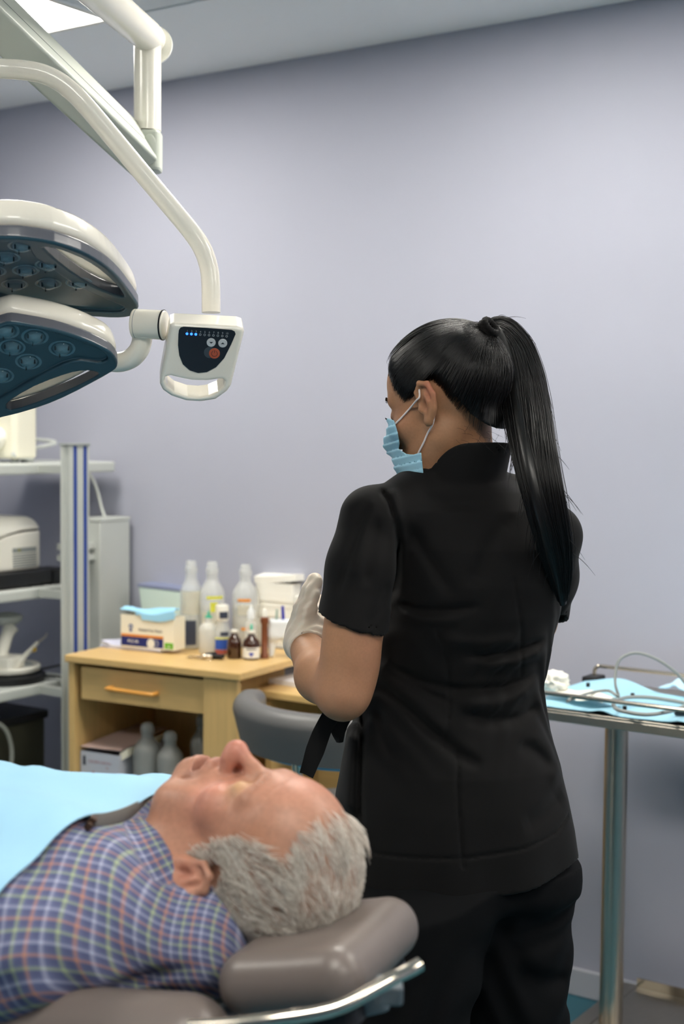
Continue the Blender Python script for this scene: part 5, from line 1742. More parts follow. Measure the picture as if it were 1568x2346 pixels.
def folds(p):
    q = p[..., [0, 2]]
    g = np.zeros(p.shape[:-1], np.float32)
    for pts, amp, sg in FL:
        d2 = np.full(g.shape, 1e9, np.float32)
        tt = np.zeros_like(g)
        for i in range(len(pts) - 1):
            a, b = np.float32(pts[i]), np.float32(pts[i + 1])
            e = b - a
            t = np.clip(((q - a) @ e) / (e @ e), 0, 1)
            dd = ((q - a - t[..., None] * e) ** 2).sum(-1)
            n_ = dd < d2
            d2 = np.where(n_, dd, d2)
            tt = np.where(n_, (i + t) / (len(pts) - 1), tt)
        fade = np.clip(np.minimum(tt, 1 - tt) * 6, 0, 1) if abs(amp) > 0.0025 else 1
        g = g + amp * fade * np.exp(-d2 / (sg * sg))
    back = np.clip((2.235 - p[..., 1]) / 0.03, 0, 1)
    g = g * back * 1.35
    # soft wrinkles all round
    g = g + 0.0016 * np.sin(p[..., 2] * 95 + 9 * np.sin(p[..., 0] * 22 + p[..., 1] * 17)) * np.exp(-((p[..., 2] - 1.13) / 0.09) ** 2)
    g = g + 0.003 * np.sin(np.arctan2(p[..., 1] - 2.2, p[..., 0] - 0.19) * 9 + 1.0) * np.clip((1.0 - p[..., 2]) / 0.18, 0, 1)
    return g


ccol = P(1062, 1062, 2.195)
col_ax = np.array(P(1078, 1020, 2.19)) - np.array(P(1055, 1110, 2.205))
col_ax /= np.linalg.norm(col_ax)
c_hi = np.array([0.30, 0.02, 0.0])
pl_n = np.array([-0.79, 0.02, 0.61])
pl_n /= np.linalg.norm(pl_n)
pl_o = P(1016, 1038, 2.15)


def sleeve_f(p, s_, r, hem_o, hem_n):
    f = chain(p, s_, r, 0.02)
    return f, (p - np.float32(hem_o)) @ np.float32(hem_n)


hem_ln = np.array([0.30, -0.10, 0.95])
hem_ln /= np.linalg.norm(hem_ln)
hem_lo = P(806, 1424, 2.10)
hem_rn = np.array([0.15, 0.25, 0.95])
hem_rn /= np.linalg.norm(hem_rn)
hem_ro = P(1230, 1410, 2.40)


def tunic_f(p):
    t = torso_f(p)
    f = smin(t, chain(p, [sh_l + np.array([0.012, 0, -0.002]), P(960, 1152, 2.18), P(1065, 1142, 2.2), P(1175, 1170, 2.24), sh_r], [0.046, 0.050, 0.056, 0.052, 0.048], 0.02), 0.03)
    sl, hl = sleeve_f(p, slv_l, [0.047, 0.052, 0.0545], hem_lo, hem_ln)
    sr, hr = sleeve_f(p, slv_r, [0.050, 0.051, 0.053], hem_ro, hem_rn)
    sl = smax(sl, -np.maximum(sl + 0.0065, hl - 0.009), 0.001)
    sr = smax(sr, -np.maximum(sr + 0.0065, hr - 0.009), 0.001)
    f = smin(f, np.maximum(sl, -hl), 0.016)
    f = smin(f, np.maximum(sr, -hr), 0.016)
    f = f + folds(p)
    hem = 0.8275 + 0.030 * np.clip((p[..., 0] - 0.20) / 0.16, 0, 1) ** 2 + 0.004 * np.clip((0.1 - p[..., 0]) / 0.1, 0, 1)
    f = np.maximum(f, hem - p[..., 2])
    f = np.maximum(f, -np.maximum(t + 0.0085 + folds(p), p[..., 2] - hem - 0.03))
    # stand collar
    m_ = p[..., 2] > 1.39
    if m_.any():
        pm = p[m_]
        tq = pm - np.float32(ccol)
        h = tq @ np.float32(col_ax)
        rad = np.sqrt(np.maximum(((tq - h[..., None] * np.float32(col_ax)) ** 2).sum(-1), 0))
        rr = 0.0655 - 0.06 * np.clip(h, -0.1, 0.1)
        pv = smax((pm - np.float32(pl_o)) @ np.float32(pl_n), (pm - np.float32(P(1108, 1022, 2.19))) @ np.float32([-0.05, 0.1, 0.99]), 0.02)
        c = np.maximum(np.maximum(np.abs(rad - rr) - 0.0030, pv), -h - 0.035)
        fm = smin(f[m_], c, 0.004)
        fm = np.maximum(fm, -np.maximum(np.maximum(rad - rr + 0.0022, -h - 0.03), -pv - 0.012))
        f = f.copy()
        f[m_] = fm
    return f


V, Fc = surfnet(tunic_f, (-0.06, 1.98, 0.80), (0.44, 2.50, 1.53), 0.0036)
tun = link('tunic', mesh_np('tunic', W(V), Fc), M['black_cloth'], woman, label='black short-sleeved tunic with stand collar')

# ---- waist tie hanging at the left
def ribbon(pts, w, d, name, parent, material, curl=0.004):
    G = []
    pts3 = smooth_path([P(x, y, dd) for (x, y), dd in zip(pts, d)], 6)
    n = len(pts3)
    for i in range(n):
        t = pts3[min(i + 1, n - 1)] - pts3[max(i - 1, 0)]
        s_ = np.cross(t, [0, 1, 0])
        s_ /= np.linalg.norm(s_)
        ww = np.interp(i / (n - 1), np.linspace(0, 1, len(w)), w)
        G.append([pts3[i] - s_ * ww / 2 * k + np.array([0, curl * sin(k * 2 + i * 0.3), 0]) for k in np.linspace(-1, 1, 5)])
    return MB(RZ).grid(G, 0.0016).build(name, material, parent)


ribbon([(795, 1612), (765, 1632), (742, 1668), (722, 1720), (702, 1776)], [0.03, 0.028, 0.026, 0.027, 0.022], [2.15, 2.15, 2.15, 2.15, 2.15], 'waist_tie', woman, M['black_cloth'])
ribbon([(800, 1610), (785, 1640), (776, 1670), (779, 1700)], [0.03, 0.030, 0.024, 0.008], [2.17, 2.17, 2.172, 2.175], 'waist_tie', woman, M['black_cloth'])

# ---- trousers and shoes
def trousers_f(p):
    f = smax(torso_f(p, 0.016), p[..., 2] - 1.0, 0.01)
    f = smax(f, 0.80 - p[..., 2], 0.02)
    g = None
    for lg, r in ((leg_l, [0.122, 0.092, 0.075]), (leg_r, [0.108, 0.086, 0.075])):
        q = chain(p, lg, r, 0.04)
        q = q + 0.004 * np.sin(p[..., 2] * 60 + 6 * np.sin(p[..., 0] * 25)) * np.exp(-((p[..., 2] - 0.62) / 0.14) ** 2)
        g = q if g is None else smin(g, q, 0.02)
    f = smin(f, g, 0.05)
    f = np.maximum(f, torso_f(p, 0.013) - np.clip((0.845 - p[..., 2]) * 1.2, 0, 1))
    d = np.full(f.shape, 0.0)
    for x0, y0, x1, y1, a_, s_ in ((1312, 2075, 1190, 2120, 0.006, 0.012), (1300, 2130, 1180, 2150, 0.005, 0.012), (1290, 2250, 1200, 2215, 0.007, 0.014)):
        A, B_ = np.float32(P(x0, y0, 2.2)[[0, 2]]), np.float32(P(x1, y1, 2.2)[[0, 2]])
        q = p[..., [0, 2]]
        t = np.clip(((q - A) @ (B_ - A)) / ((B_ - A) @ (B_ - A)), 0, 1)
        d = d + a_ * np.exp(-((q - A - t[..., None] * (B_ - A)) ** 2).sum(-1) / s_ ** 2)
    return np.maximum(f + d, 0.06 - p[..., 2])


V, Fc = surfnet(trousers_f, (-0.14, 1.96, 0.04), (0.42, 2.46, 1.02), 0.0055)
link('trousers', mesh_np('trousers', W(V), Fc), M['black_trouser'], woman)
for lg in (leg_l, leg_r):
    a, b = lg[2] + np.array([0.006, -0.02, -0.05]), lg[2] + np.array([-0.065, 0.145, -0.058])

    def shoe_f(p, a=a, b=b):
        f = cap(p, a, b, 0.042, 0.036)
        f = smin(f, cap(p, a, a + np.array([0, 0, 0.05]), 0.042, 0.045), 0.02)
        return np.maximum(np.maximum(f, 0.002 - p[..., 2]), p[..., 2] - 0.10)
    V, Fc = surfnet(shoe_f, np.minimum(a, b) - 0.06, np.maximum(a, b) + np.array([0.06, 0.06, 0.11]), 0.005)
    link('shoe', mesh_np('shoe', W(V), Fc), M['white'], woman)

# ---- gloves
cuff_n = P(698, 1470, 2.268) - P(720, 1515, 2.20)
cuff_n /= np.linalg.norm(cuff_n)
for h, w0, cn in ((hand_l, P(706, 1487, 2.245), cuff_n), (hand_r, P(1030, 1478, 2.60), (hand_r['knuck'] - hand_r['wrist']) / np.linalg.norm(hand_r['knuck'] - hand_r['wrist']))):
    def glove_f(p, h=h, w0=w0, cn=cn):
        f = smin(arms_f(p), hand_f(p, h), 0.012)
        s_ = (p - np.float32(w0)) @ np.float32(cn)
        wr = 0.0015 * np.sin(s_ * 420 + 5 * np.sin(p[..., 0] * 60)) * np.exp(-((s_ - 0.02) / 0.025) ** 2)
        lip = 0.0016 * np.exp(-((s_ - 0.001) / 0.0022) ** 2) + 0.0014 * np.exp(-((s_ - 0.03) / 0.03) ** 2)
        th = h['thumb']
        td = ((p - np.float32(th[1])) ** 2).sum(-1)
        wr = wr + 0.0007 * np.sin((p[..., 2] - p[..., 0] * 0.5) * 520) * np.exp(-td / 0.03 ** 2)
        return np.maximum(f - 0.0016 - lip - wr, -s_)
    pts = np.array([h['wrist'], w0] + h['thumb'] + [q for fg in h['fingers'] for q in fg])
    V, Fc = surfnet(glove_f, pts.min(0) - 0.045, pts.max(0) + 0.045, 0.0022)
    link('glove', mesh_np('glove', W(V), Fc), M['glove'], woman, label='pale latex glove')

# ---- hair: scalp mass, combed strands, tie, ponytail
HAIR_POLY = [(0.088, 0.082), (0.071, 0.068), (0.058, 0.044), (0.046, 0.028), (0.034, 0.016), (0.022, 0.017), (0.006, 0.024), (-0.008, 0.037), (-0.028, 0.036), (-0.042, 0.018), (-0.051, -0.012), (-0.057, -0.030), (-0.072, -0.048), (-0.088, -0.064), (-0.2, -0.074), (-0.2, 0.25), (0.25, 0.25), (0.25, 0.098)]
noear = lambda q: smin(head_f(q, ears=False), ell(q, (0, -0.052, -0.052), (0.046, 0.036, 0.040)), 0.02)


def hairmass(q):
    g = poly2(q[..., 1:3], HAIR_POLY)
    th = 0.0065 * np.clip(-g / 0.022, 0, 1) ** 0.7
    return np.maximum(noear(q) - th, g + 0.007)


V, Fc = surfnet(hairmass, (-0.1, -0.13, -0.09), (0.1, 0.11, 0.14), 0.003)
TIE = np.array([0.0, -0.087, 0.094])
# comb direction: the angle round the axis through the hair tie runs along the combed hair
axk = TIE - np.array([0, 0.0, 0.01])
axk /= np.linalg.norm(axk)
e1 = np.array([1.0, 0, 0])
e2 = np.cross(axk, e1)
rel = V - np.array([0, 0.0, 0.01])
phi = np.arctan2(rel @ e2, rel @ e1)
comb = np.stack([np.cos(phi) * 42, np.sin(phi) * 42, (rel @ axk) * 7], 1)
link('hair', mesh_np('hair', W(HW.out(V)), Fc, attrs={'uv_comb': comb}), M['hair_core'], woman)
rg = np.random.default_rng(21)
vs = V[rg.choice(len(V), 2200)]
g = poly2(vs[:, 1:3].astype(np.float32), HAIR_POLY)
vs = vs[(g < -0.012)]
n_in = len(vs)
edge = []
hp2 = np.array(HAIR_POLY[:14] + [(-0.12, -0.079), (-0.12, -0.079)])
for _ in range(6500):   # extra roots along the hairline
    i = rg.integers(0, len(hp2) - 2)
    t = rg.random()
    yz = hp2[i] * (1 - t) + hp2[i + 1] * t + rg.normal(0, 0.0045, 2)
    edge.append((0.09 * (1 if rg.random() < 0.75 else -1), yz[0], yz[1]))
for _ in range(500):
    edge.append((rg.uniform(-0.05, 0.05), 0.13, 0.083 + rg.normal(0, 0.003)))
vs = np.vstack([vs, np.array(edge)]).astype(np.float32)


def project(q, off, it=4):
    for _ in range(it):
        f0 = noear(q) - off
        e = np.float32(0.0015)
        gr = np.stack([noear(q + e * np.eye(3, dtype=np.float32)[k]) - (f0 + off) for k in range(3)], 1) / e
        q = q - f0[:, None] * gr / ((gr ** 2).sum(1)[:, None] + 1e-4)
    return q


cur = project(vs, np.float32(0.001), 6)
inner = np.arange(len(vs)) < n_in
lift = rg.uniform(0.0068, 0.0098, len(vs))
ok_ = (poly2(cur[:, 1:3].astype(np.float32), HAIR_POLY) < 0.006) & np.isfinite(cur).all(1)
cur, vs, inner, lift = cur[ok_], vs[ok_], inner[ok_], lift[ok_]
cur[inner] = project(cur[inner], np.float32(0.0072), 4)
steps = 30
tr_ = [cur]
tgt = TIE + rg.normal(0, 0.006, (len(vs), 3)) * np.array([1.3, 0.3, 1])
for k in range(1, steps):
    d = tgt - cur
    L = np.linalg.norm(d, axis=1)
    rem = steps - k
    st = d / rem * 1.0
    nxt = (cur + st).astype(np.float32)
    off = (lift * np.where(inner, 1.0, min(1, k / 5)) + 0.0006).astype(np.float32)
    nxt = project(nxt, off, 2)
    cur = nxt
    tr_.append(cur)
TR = np.stack(tr_, 1)
TR[:, -3:] = TR[:, -3:] * 0.5 + tgt[:, None] * 0.5
strands = [W(HW.out(s_)) for s_ in TR if np.isfinite(s_).all()]
hair('hair_strands', strands, 0.00042, M['hair_black'], woman, kind='stuff', root=0.25)
tie_c = HW.out(TIE + np.array([0, -0.012, 0.006]))
tq = HW.out(TIE + np.array([0, -0.04, 0.02])) - HW.out(TIE)
tq /= np.linalg.norm(tq)
ta_ = np.cross(tq, [0, 1, 0])
ta_ /= np.linalg.norm(ta_)
tb_ = np.cross(tq, ta_)
tie = MB(RZ)
for k in range(3):
    o5 = HW.out(TIE) + tq * (0.000 + 0.007 * k)
    tie.tube([o5 + 0.0135 * (cos(t) * ta_ + sin(t) * tb_) + tq * 0.0010 * sin(t * 14) for t in np.linspace(0, 2 * pi, 56, endpoint=False)], 0.0050, 8, closed=True)
tie.build('hair_tie', M['black_cloth'], woman)
tail_px = [(1104, 776, 2.265, 15), (1124, 758, 2.262, 22), (1150, 760, 2.25, 34), (1178, 800, 2.225, 44), (1196, 860, 2.19, 50), (1208, 930, 2.15, 53), (1221, 1010, 2.11, 51), (1236, 1090, 2.085, 48),
           (1254, 1170, 2.08, 45), (1272, 1250, 2.095, 40), (1284, 1320, 2.12, 28), (1291, 1385, 2.14, 10)]
tail_p = smooth_path([P(a, b, c) for a, b, c, _ in tail_px], 8)
tail_r = np.interp(np.linspace(0, 1, len(tail_p)), np.linspace(0, 1, len(tail_px)), [w_ * c / FPX for a, b, c, w_ in tail_px])
MB(RZ).tube(tail_p, tail_r * 0.86, 18, flat=(1.0, 0.62)).build('ponytail', M['hair_core'], woman)
T_ = np.gradient(tail_p, axis=0)
T_ /= np.linalg.norm(T_, axis=1)[:, None]
S1 = np.cross(T_, [0, 1, 0])
S1 /= np.linalg.norm(S1, axis=1)[:, None]
S2 = np.cross(T_, S1)
st = []
n = len(tail_p)
for k in range(2600):
    a, r = rg.uniform(0, 2 * pi), sqrt(rg.random()) * 0.35 + 0.65
    fly = 1.0
    if k < 90:
        fly = 1.0 + abs(rg.normal(0, 0.16))
    e0 = 0 if rg.random() < 0.8 else rg.integers(0, n // 3)
    e1 = int(n * min(1, 0.74 + 0.26 * rg.random() ** 0.6))
    da = rg.normal(0, 0.5)
    ii = np.arange(e0, e1, 3)
    if len(ii) < 4:
        continue
    f_ = ii / n
    rr = r * (1 + (fly - 1) * np.clip(f_ * 2.2, 0, 1)) * (1 + 0.06 * np.sin(f_ * 9 + a * 3))
    aa = a + da * f_
    pts = tail_p[ii] + (tail_r[ii] * rr)[:, None] * (np.cos(aa)[:, None] * S1[ii] + 0.66 * np.sin(aa)[:, None] * S2[ii])
    st.append(W(pts))
for k in range(110):   # short broken hairs standing off the tail and the crown
    i = int(rg.uniform(0.06, 0.9) * n)
    a = rg.uniform(-0.9, 0.9) + (pi if rg.random() < 0.25 else 0)
    p0 = tail_p[i] + tail_r[i] * (cos(a) * -S1[i] * 0.95 + 0.5 * sin(a) * S2[i])
    o_ = (-S1[i] * cos(a) * 0.6 + T_[i] * rg.uniform(0.4, 1.1) + rg.normal(0, 0.25, 3))
    L = rg.uniform(0.012, 0.035)
    st.append(W(np.array([p0 + o_ * L * t + np.array([0.2, 0, -0.7]) * L * t * t for t in np.linspace(0, 1, 7)])))
hair('ponytail_strands', st, 0.0004, M['hair_black'], woman, kind='stuff', root=0.6)
wis = []
for k in range(24):   # fine nape wisps
    p0 = HW.out(project(np.array([[rg.uniform(-0.01, 0.06), -0.07 + rg.uniform(-0.02, 0.03), -0.06 + rg.normal(0, 0.008)]], np.float32), np.float32(0.001), 5)[0])
    d_ = np.array([rg.uniform(-0.2, 0.8), rg.uniform(-0.5, 0.1), rg.uniform(-1, 0.1)])
    L = rg.uniform(0.015, 0.035)
    cz = rg.normal(0, 1.2)
    wis.append(W(np.array([p0 + L * (d_ * t + np.array([sin(t * 3 + cz) * 0.3, 0, -0.3 * t * t])) for t in np.linspace(0, 1, 8)])))
hair('nape_wisps', wis, 0.00015, M['hair_black'], woman, kind='stuff')

# ---- brow and lashes of the near eye, far eye too
bro, las = [], []
for s_ in (1, -1):
    for k in range(70):
        t = rg.random()
        b = np.array([[s_ * (0.014 + 0.036 * t), 0.09 - 0.022 * t * t, 0.021 + 0.007 * sin(pi * min(1, t * 1.2)) * 0.8 + rg.normal(0, 0.0014)]], np.float32)
        b = project(b, np.float32(0.0004), 5)[0]
        bro.append(W(HW.out(np.array([b + np.array([s_ * 0.006, -0.001, 0.0012]) * u + np.array([0, 0.0006, 0]) for u in np.linspace(0, 1, 4)]))))
    for k in range(26):
        t = k / 25
        b = np.array([s_ * (0.020 + 0.027 * t), 0.0805 - 0.012 * t * t, -0.0095 + 0.002 * t])
        las.append(W(HW.out(np.array([b + np.array([s_ * (0.002 + 0.006 * t) * u, 0.010 * u, -0.003 * u + 0.007 * u * u]) for u in np.linspace(0, 1, 6)]))))
hair('eyebrow', bro, 0.00035, M['hair_black'], woman, kind='stuff')
hair('eyelashes', las, 0.00034, M['hair_black'], woman, kind='stuff')

# ---- face mask with pleats and ear loops
M['mask'] = mat('mask_fabric', '#a6d6ea', 0.8, bump=(500, 0.2, 0.0005), sss=0.05)
MPOLY = xzline([(868, 958), (884, 955), (904, 963), (912, 990), (917, 1016), (915, 1029), (932, 1040), (947, 1041), (964, 1036), (967, 1062), (972, 1104), (930, 1125), (870, 1080)], 2.16)


def hull(q):
    q = q.copy()
    q[..., 0] = np.abs(q[..., 0])
    f = smin(ell(q, (0, 0.024, -0.036), (0.060, 0.056, 0.078)), ell(q, (0, 0.072, -0.040), (0.022, 0.028, 0.030)), 0.05)
    return smin(f, chain(q, [(0.050, -0.006, -0.052), (0.037, 0.040, -0.090), (0.0, 0.066, -0.100)], [0.018, 0.018, 0.017], 0.02), 0.03)




def mask_f(p):
    q = HW.loc(p)
    base = smin(hull(q), head_f(q, ears=False), 0.01)
    off = 0.0042 + 0.003 * np.exp(-((q[..., 2] + 0.085) / 0.03) ** 2)
    sw = ((q[..., 2] + 0.1 * np.abs(q[..., 0])) / 0.0125) % 1.0
    off = off + 0.0032 * (sw - 0.5) * np.clip((1 - sw) * 6, 0, 1) * np.clip((q[..., 2] + 0.115) / 0.03, 0, 1)
    off = off + 0.0024 * np.sin(np.abs(q[..., 0]) * 120 + q[..., 2] * 60) * np.clip((-0.055 - q[..., 2]) / 0.02, 0, 1)
    g = poly2(p[..., [0, 2]], MPOLY)
    # the far cheek keeps the mirror of the near side
    far = np.clip(-q[..., 0], 0, 1)
    side_ = 0.036 - q[..., 1]
    g = np.where(q[..., 0] < 0, np.maximum(g, side_), g)
    return np.maximum(np.maximum(np.abs(base - off) - 0.0019, g), -q[..., 1] + 0.005)


V, Fc = surfnet(mask_f, HW.o + np.array([-0.14, -0.10, -0.16]), HW.o + np.array([0.03, 0.14, 0.02]), 0.0019, margin=3.0)
mk = link('face_mask', mesh_np('face_mask', W(V), Fc), M['mask'], woman, label='pleated blue surgical mask')
M['loop'] = mat('mask_elastic', '#e6dcd8', 0.7)
hb = lambda p: body_f(p)
lp = [trace(hb, x, y, 1.95, 0.0018) for x, y in ((905, 972), (922, 955), (940, 935), (955, 917), (962, 908))]
lp.append(HW.out((0.083, -0.008, 0.026)))
lp.append(HW.out((0.078, -0.020, 0.020)))
MB(RZ).tube(smooth_path(lp, 5), 0.0015, 8).build('ear_loop', M['loop'], mk)
lp = [HW.out((0.078, -0.024, -0.012)), HW.out((0.080, -0.018, -0.032))] + [trace(hb, x, y, 1.95, 0.0018) for x, y in ((980, 993), (972, 1012), (962, 1032), (957, 1044))]
MB(RZ).tube(smooth_path(lp, 5), 0.0015, 8).build('ear_loop', M['loop'], mk)
# ------------------------------------------------------------------ the man lying on the dental chair
al, be, ga = radians(0.8), radians(5.0), radians(35)
_u = np.array([cos(al) * cos(ga), -sin(ga), -sin(al) * cos(ga)])   # towards the crown
_f0 = np.array([sin(al), 0, cos(al)])
_f0 = _f0 - _u * (_f0 @ _u)
_f0 /= np.linalg.norm(_f0)
HM = Frame(_f0 * cos(be) - np.cross(_u, _f0) * sin(be), _u, P(590, 1949, 1.535), 0.985)
EARS = (0.0, -0.004, -0.025)
# the chair lies a little askew to the picture: local x runs along it towards the head
OM = radians(18)
RL = np.array([[cos(OM), sin(OM), 0], [-sin(OM), cos(OM), 0], [0, 0, 1.0]])
LO = np.array([-0.22, 1.455, 1.03])
CO = P(300, 2075, 1.545)
CO[2] = LO[2] - 0.035


def toC(p):
    return (p - LO.astype(p.dtype)) @ RL.T.astype(p.dtype) + CO.astype(p.dtype)


def toL(p):
    return (np.asarray(p, float) - CO) @ RL + LO


RC = RZ @ RL
WC = lambda p: W(toC(np.asarray(p, float)))
OC = W(CO) - RC @ LO      # MB(RC, OC) takes chair-local points
M['shirt'] = bpy.data.materials.new('plaid_cotton')
M['bib'] = mat('sky_blue_bib', '#98c6e0', 0.7, bump=(350, 0.12, 0.0006), noise=(9, 0.03))
M['leather'] = mat('taupe_leather', '#6f6560', 0.36, spec=0.5, bump=(260, 0.10, 0.0008), noise=(6, 0.06))
M['hair_white'] = mat('white_hair', '#d9d3c8', 0.45, spec=0.5)
_nt = M['hair_white'].node_tree
_hi = _nt.nodes.new('ShaderNodeHairInfo')
_cr = _nt.nodes.new('ShaderNodeValToRGB')
_cr.color_ramp.elements[0].color = (*lin('#a89c8e'), 1)
_cr.color_ramp.elements[1].color = (*lin('#ece7de'), 1)
_nt.links.new(_hi.outputs['Random'], _cr.inputs[0])
_nt.links.new(_cr.outputs[0], _nt.nodes['Principled BSDF'].inputs['Base Color'])
M['grey_trouser'] = mat('grey_trouser_cloth', '#3d4048', 0.85)


def plaid(mt):
    mt.use_nodes = True
    nt = mt.node_tree
    b = nt.nodes['Principled BSDF']
    b.inputs['Roughness'].default_value = 0.85
    b.inputs['Specular IOR Level'].default_value = 0.2
    a = nt.nodes.new('ShaderNodeAttribute')
    a.attribute_name = 'uv_cloth'
    sp = nt.nodes.new('ShaderNodeSeparateXYZ')
    nt.links.new(a.outputs['Vector'], sp.inputs[0])
    outs = []
    for k, per in ((0, 0.027), (1, 0.027)):
        d = nt.nodes.new('ShaderNodeMath')
        d.operation = 'DIVIDE'
        d.inputs[1].default_value = per
        nt.links.new(sp.outputs[k], d.inputs[0])
        fr = nt.nodes.new('ShaderNodeMath')
        fr.operation = 'FRACT'
        nt.links.new(d.outputs[0], fr.inputs[0])
        r = nt.nodes.new('ShaderNodeValToRGB')
        r.color_ramp.interpolation = 'LINEAR'
        el = r.color_ramp.elements
        B_, K_ = '#595f80', '#6d7292'
        stops = [(0.0, B_), (0.11, B_), (0.14, '#a3b08c'), (0.20, '#a3b08c'), (0.23, K_), (0.33, B_), (0.44, B_), (0.47, '#b98672'), (0.53, '#b98672'), (0.56, K_),
                 (0.66, B_), (0.77, B_), (0.80, '#abaec6'), (0.86, '#abaec6'), (0.89, K_), (1.0, B_)]
        el[0].position, el[0].color = stops[0][0], (*lin(stops[0][1]), 1)
        el[1].position, el[1].color = stops[-1][0], (*lin(stops[-1][1]), 1)
        for p_, c_ in stops[1:-1]:
            e_ = el.new(p_)
            e_.color = (*lin(c_), 1)
        nt.links.new(fr.outputs[0], r.inputs[0])
        outs.append(r.outputs[0])
    mx = nt.nodes.new('ShaderNodeMix')
    mx.data_type = 'RGBA'
    mx.inputs['Factor'].default_value = 0.5
    nt.links.new(outs[0], mx.inputs['A'])
    nt.links.new(outs[1], mx.inputs['B'])
    nt.links.new(mx.outputs['Result'], b.inputs['Base Color'])


plaid(M['shirt'])

YC = 1.455
S_N, S_F = np.array([-0.275, 1.295, 1.040]), np.array([-0.275, 1.63, 1.045])
nk0, nk1 = np.array([-0.215, 1.45, 1.035]), toL(HM.out((0, -0.014, -0.055)))
arms_m = [[S_N, np.array([-0.56, 1.225, 1.0]), np.array([-0.78, 1.30, 1.06])], [S_F, np.array([-0.56, 1.69, 1.0]), np.array([-0.78, 1.60, 1.06])]]
legs_m = [[np.array([-0.84, YC + k * 0.09, 1.035]), np.array([-1.27, YC + k * 0.11, 1.04]), np.array([-1.68, YC + k * 0.12, 1.005])] for k in (-1, 1)]


def trunk(p, g=0.0):
    f = None
    for a, b, ra in (((-0.28, 1.39, 1.045), (-0.80, 1.40, 1.04), 0.090), ((-0.28, 1.52, 1.045), (-0.80, 1.51, 1.04), 0.090)):
        q = cap(p, a, b, ra + g, ra + g + 0.004)
        f = q if f is None else smin(f, q, 0.05)
    f = smin(f, chain(p, [S_N, (-0.235, 1.38, 1.03), (-0.235, 1.53, 1.03), S_F], [0.062 + g, 0.066 + g, 0.066 + g, 0.062 + g], 0.03), 0.04)
    f = smin(f, cap(p, (-0.24, 1.43, 1.015), (-0.125, 1.42, 1.015), 0.062 + g, 0.048 + g), 0.04)
    return f


def man_f(p):
    f = trunk(p)
    for am_ in arms_m:
        f = smin(f, chain(p, am_, [0.052, 0.042, 0.027], 0.02), 0.02)
        w = am_[2]
        d = np.array([-0.13, (1.455 - w[1]) * 0.55, 0.035])
        d /= np.linalg.norm(d)
        k = w + d * 0.085
        s_ = np.cross(d, [0, 0, 1])
        s_ /= np.linalg.norm(s_)
        sg = 1 if w[1] < YC else -1
        f = smin(f, cap(p, w, k + s_ * 0.02, 0.022, 0.015), 0.012)
        f = smin(f, cap(p, w, k - s_ * 0.02, 0.022, 0.015), 0.012)
        for j, L in enumerate((0.066, 0.074, 0.07, 0.055)):
            o = k + s_ * sg * (0.030 - 0.02 * j)
            e = o + d * L * 0.5 + np.array([0, 0, -0.004])
            f = smin(f, chain(p, [o, e, e + d * L * 0.45 + np.array([0, 0, -0.016])], [0.0105, 0.0095, 0.0078], 0.003), 0.004)
        f = smin(f, chain(p, [w + d * 0.02, w + d * 0.05 + s_ * sg * 0.042, w + d * 0.085 + s_ * sg * 0.05], [0.016, 0.012, 0.0095], 0.005), 0.01)
    for lg in legs_m:
        f = smin(f, chain(p, lg, [0.078, 0.055, 0.038], 0.03), 0.03)
        f = smin(f, cap(p, lg[2] + np.array([-0.05, 0, 0]), lg[2] + np.array([-0.085, 0, 0.16]), 0.035, 0.028), 0.02)
    m_ = p[..., 0] > -0.30
    if m_.any():
        pm = p[m_]
        q = HM.loc(toC(pm))
        h = head_f(q, male=True, mouth=0.011, crease=1.0, ear_shift=EARS) * HM.sc
        g = cap(pm, nk0, nk1, 0.066, 0.055)
        g = smin(g, cap(pm, nk0 + np.array([0.02, 0, 0.045]), toL(HM.out((0, 0.035, -0.088))), 0.03, 0.022), 0.03)   # slack skin under the jaw
        g = smin(g, cap(pm, nk0 + np.array([0.02, -0.06, 0.0]), toL(HM.out((0.055, -0.02, -0.045))), 0.016, 0.018), 0.02)
        g = smin(g, h, 0.02)
        f = f.copy()
        f[m_] = smin(f[m_], g, 0.02)
    return f


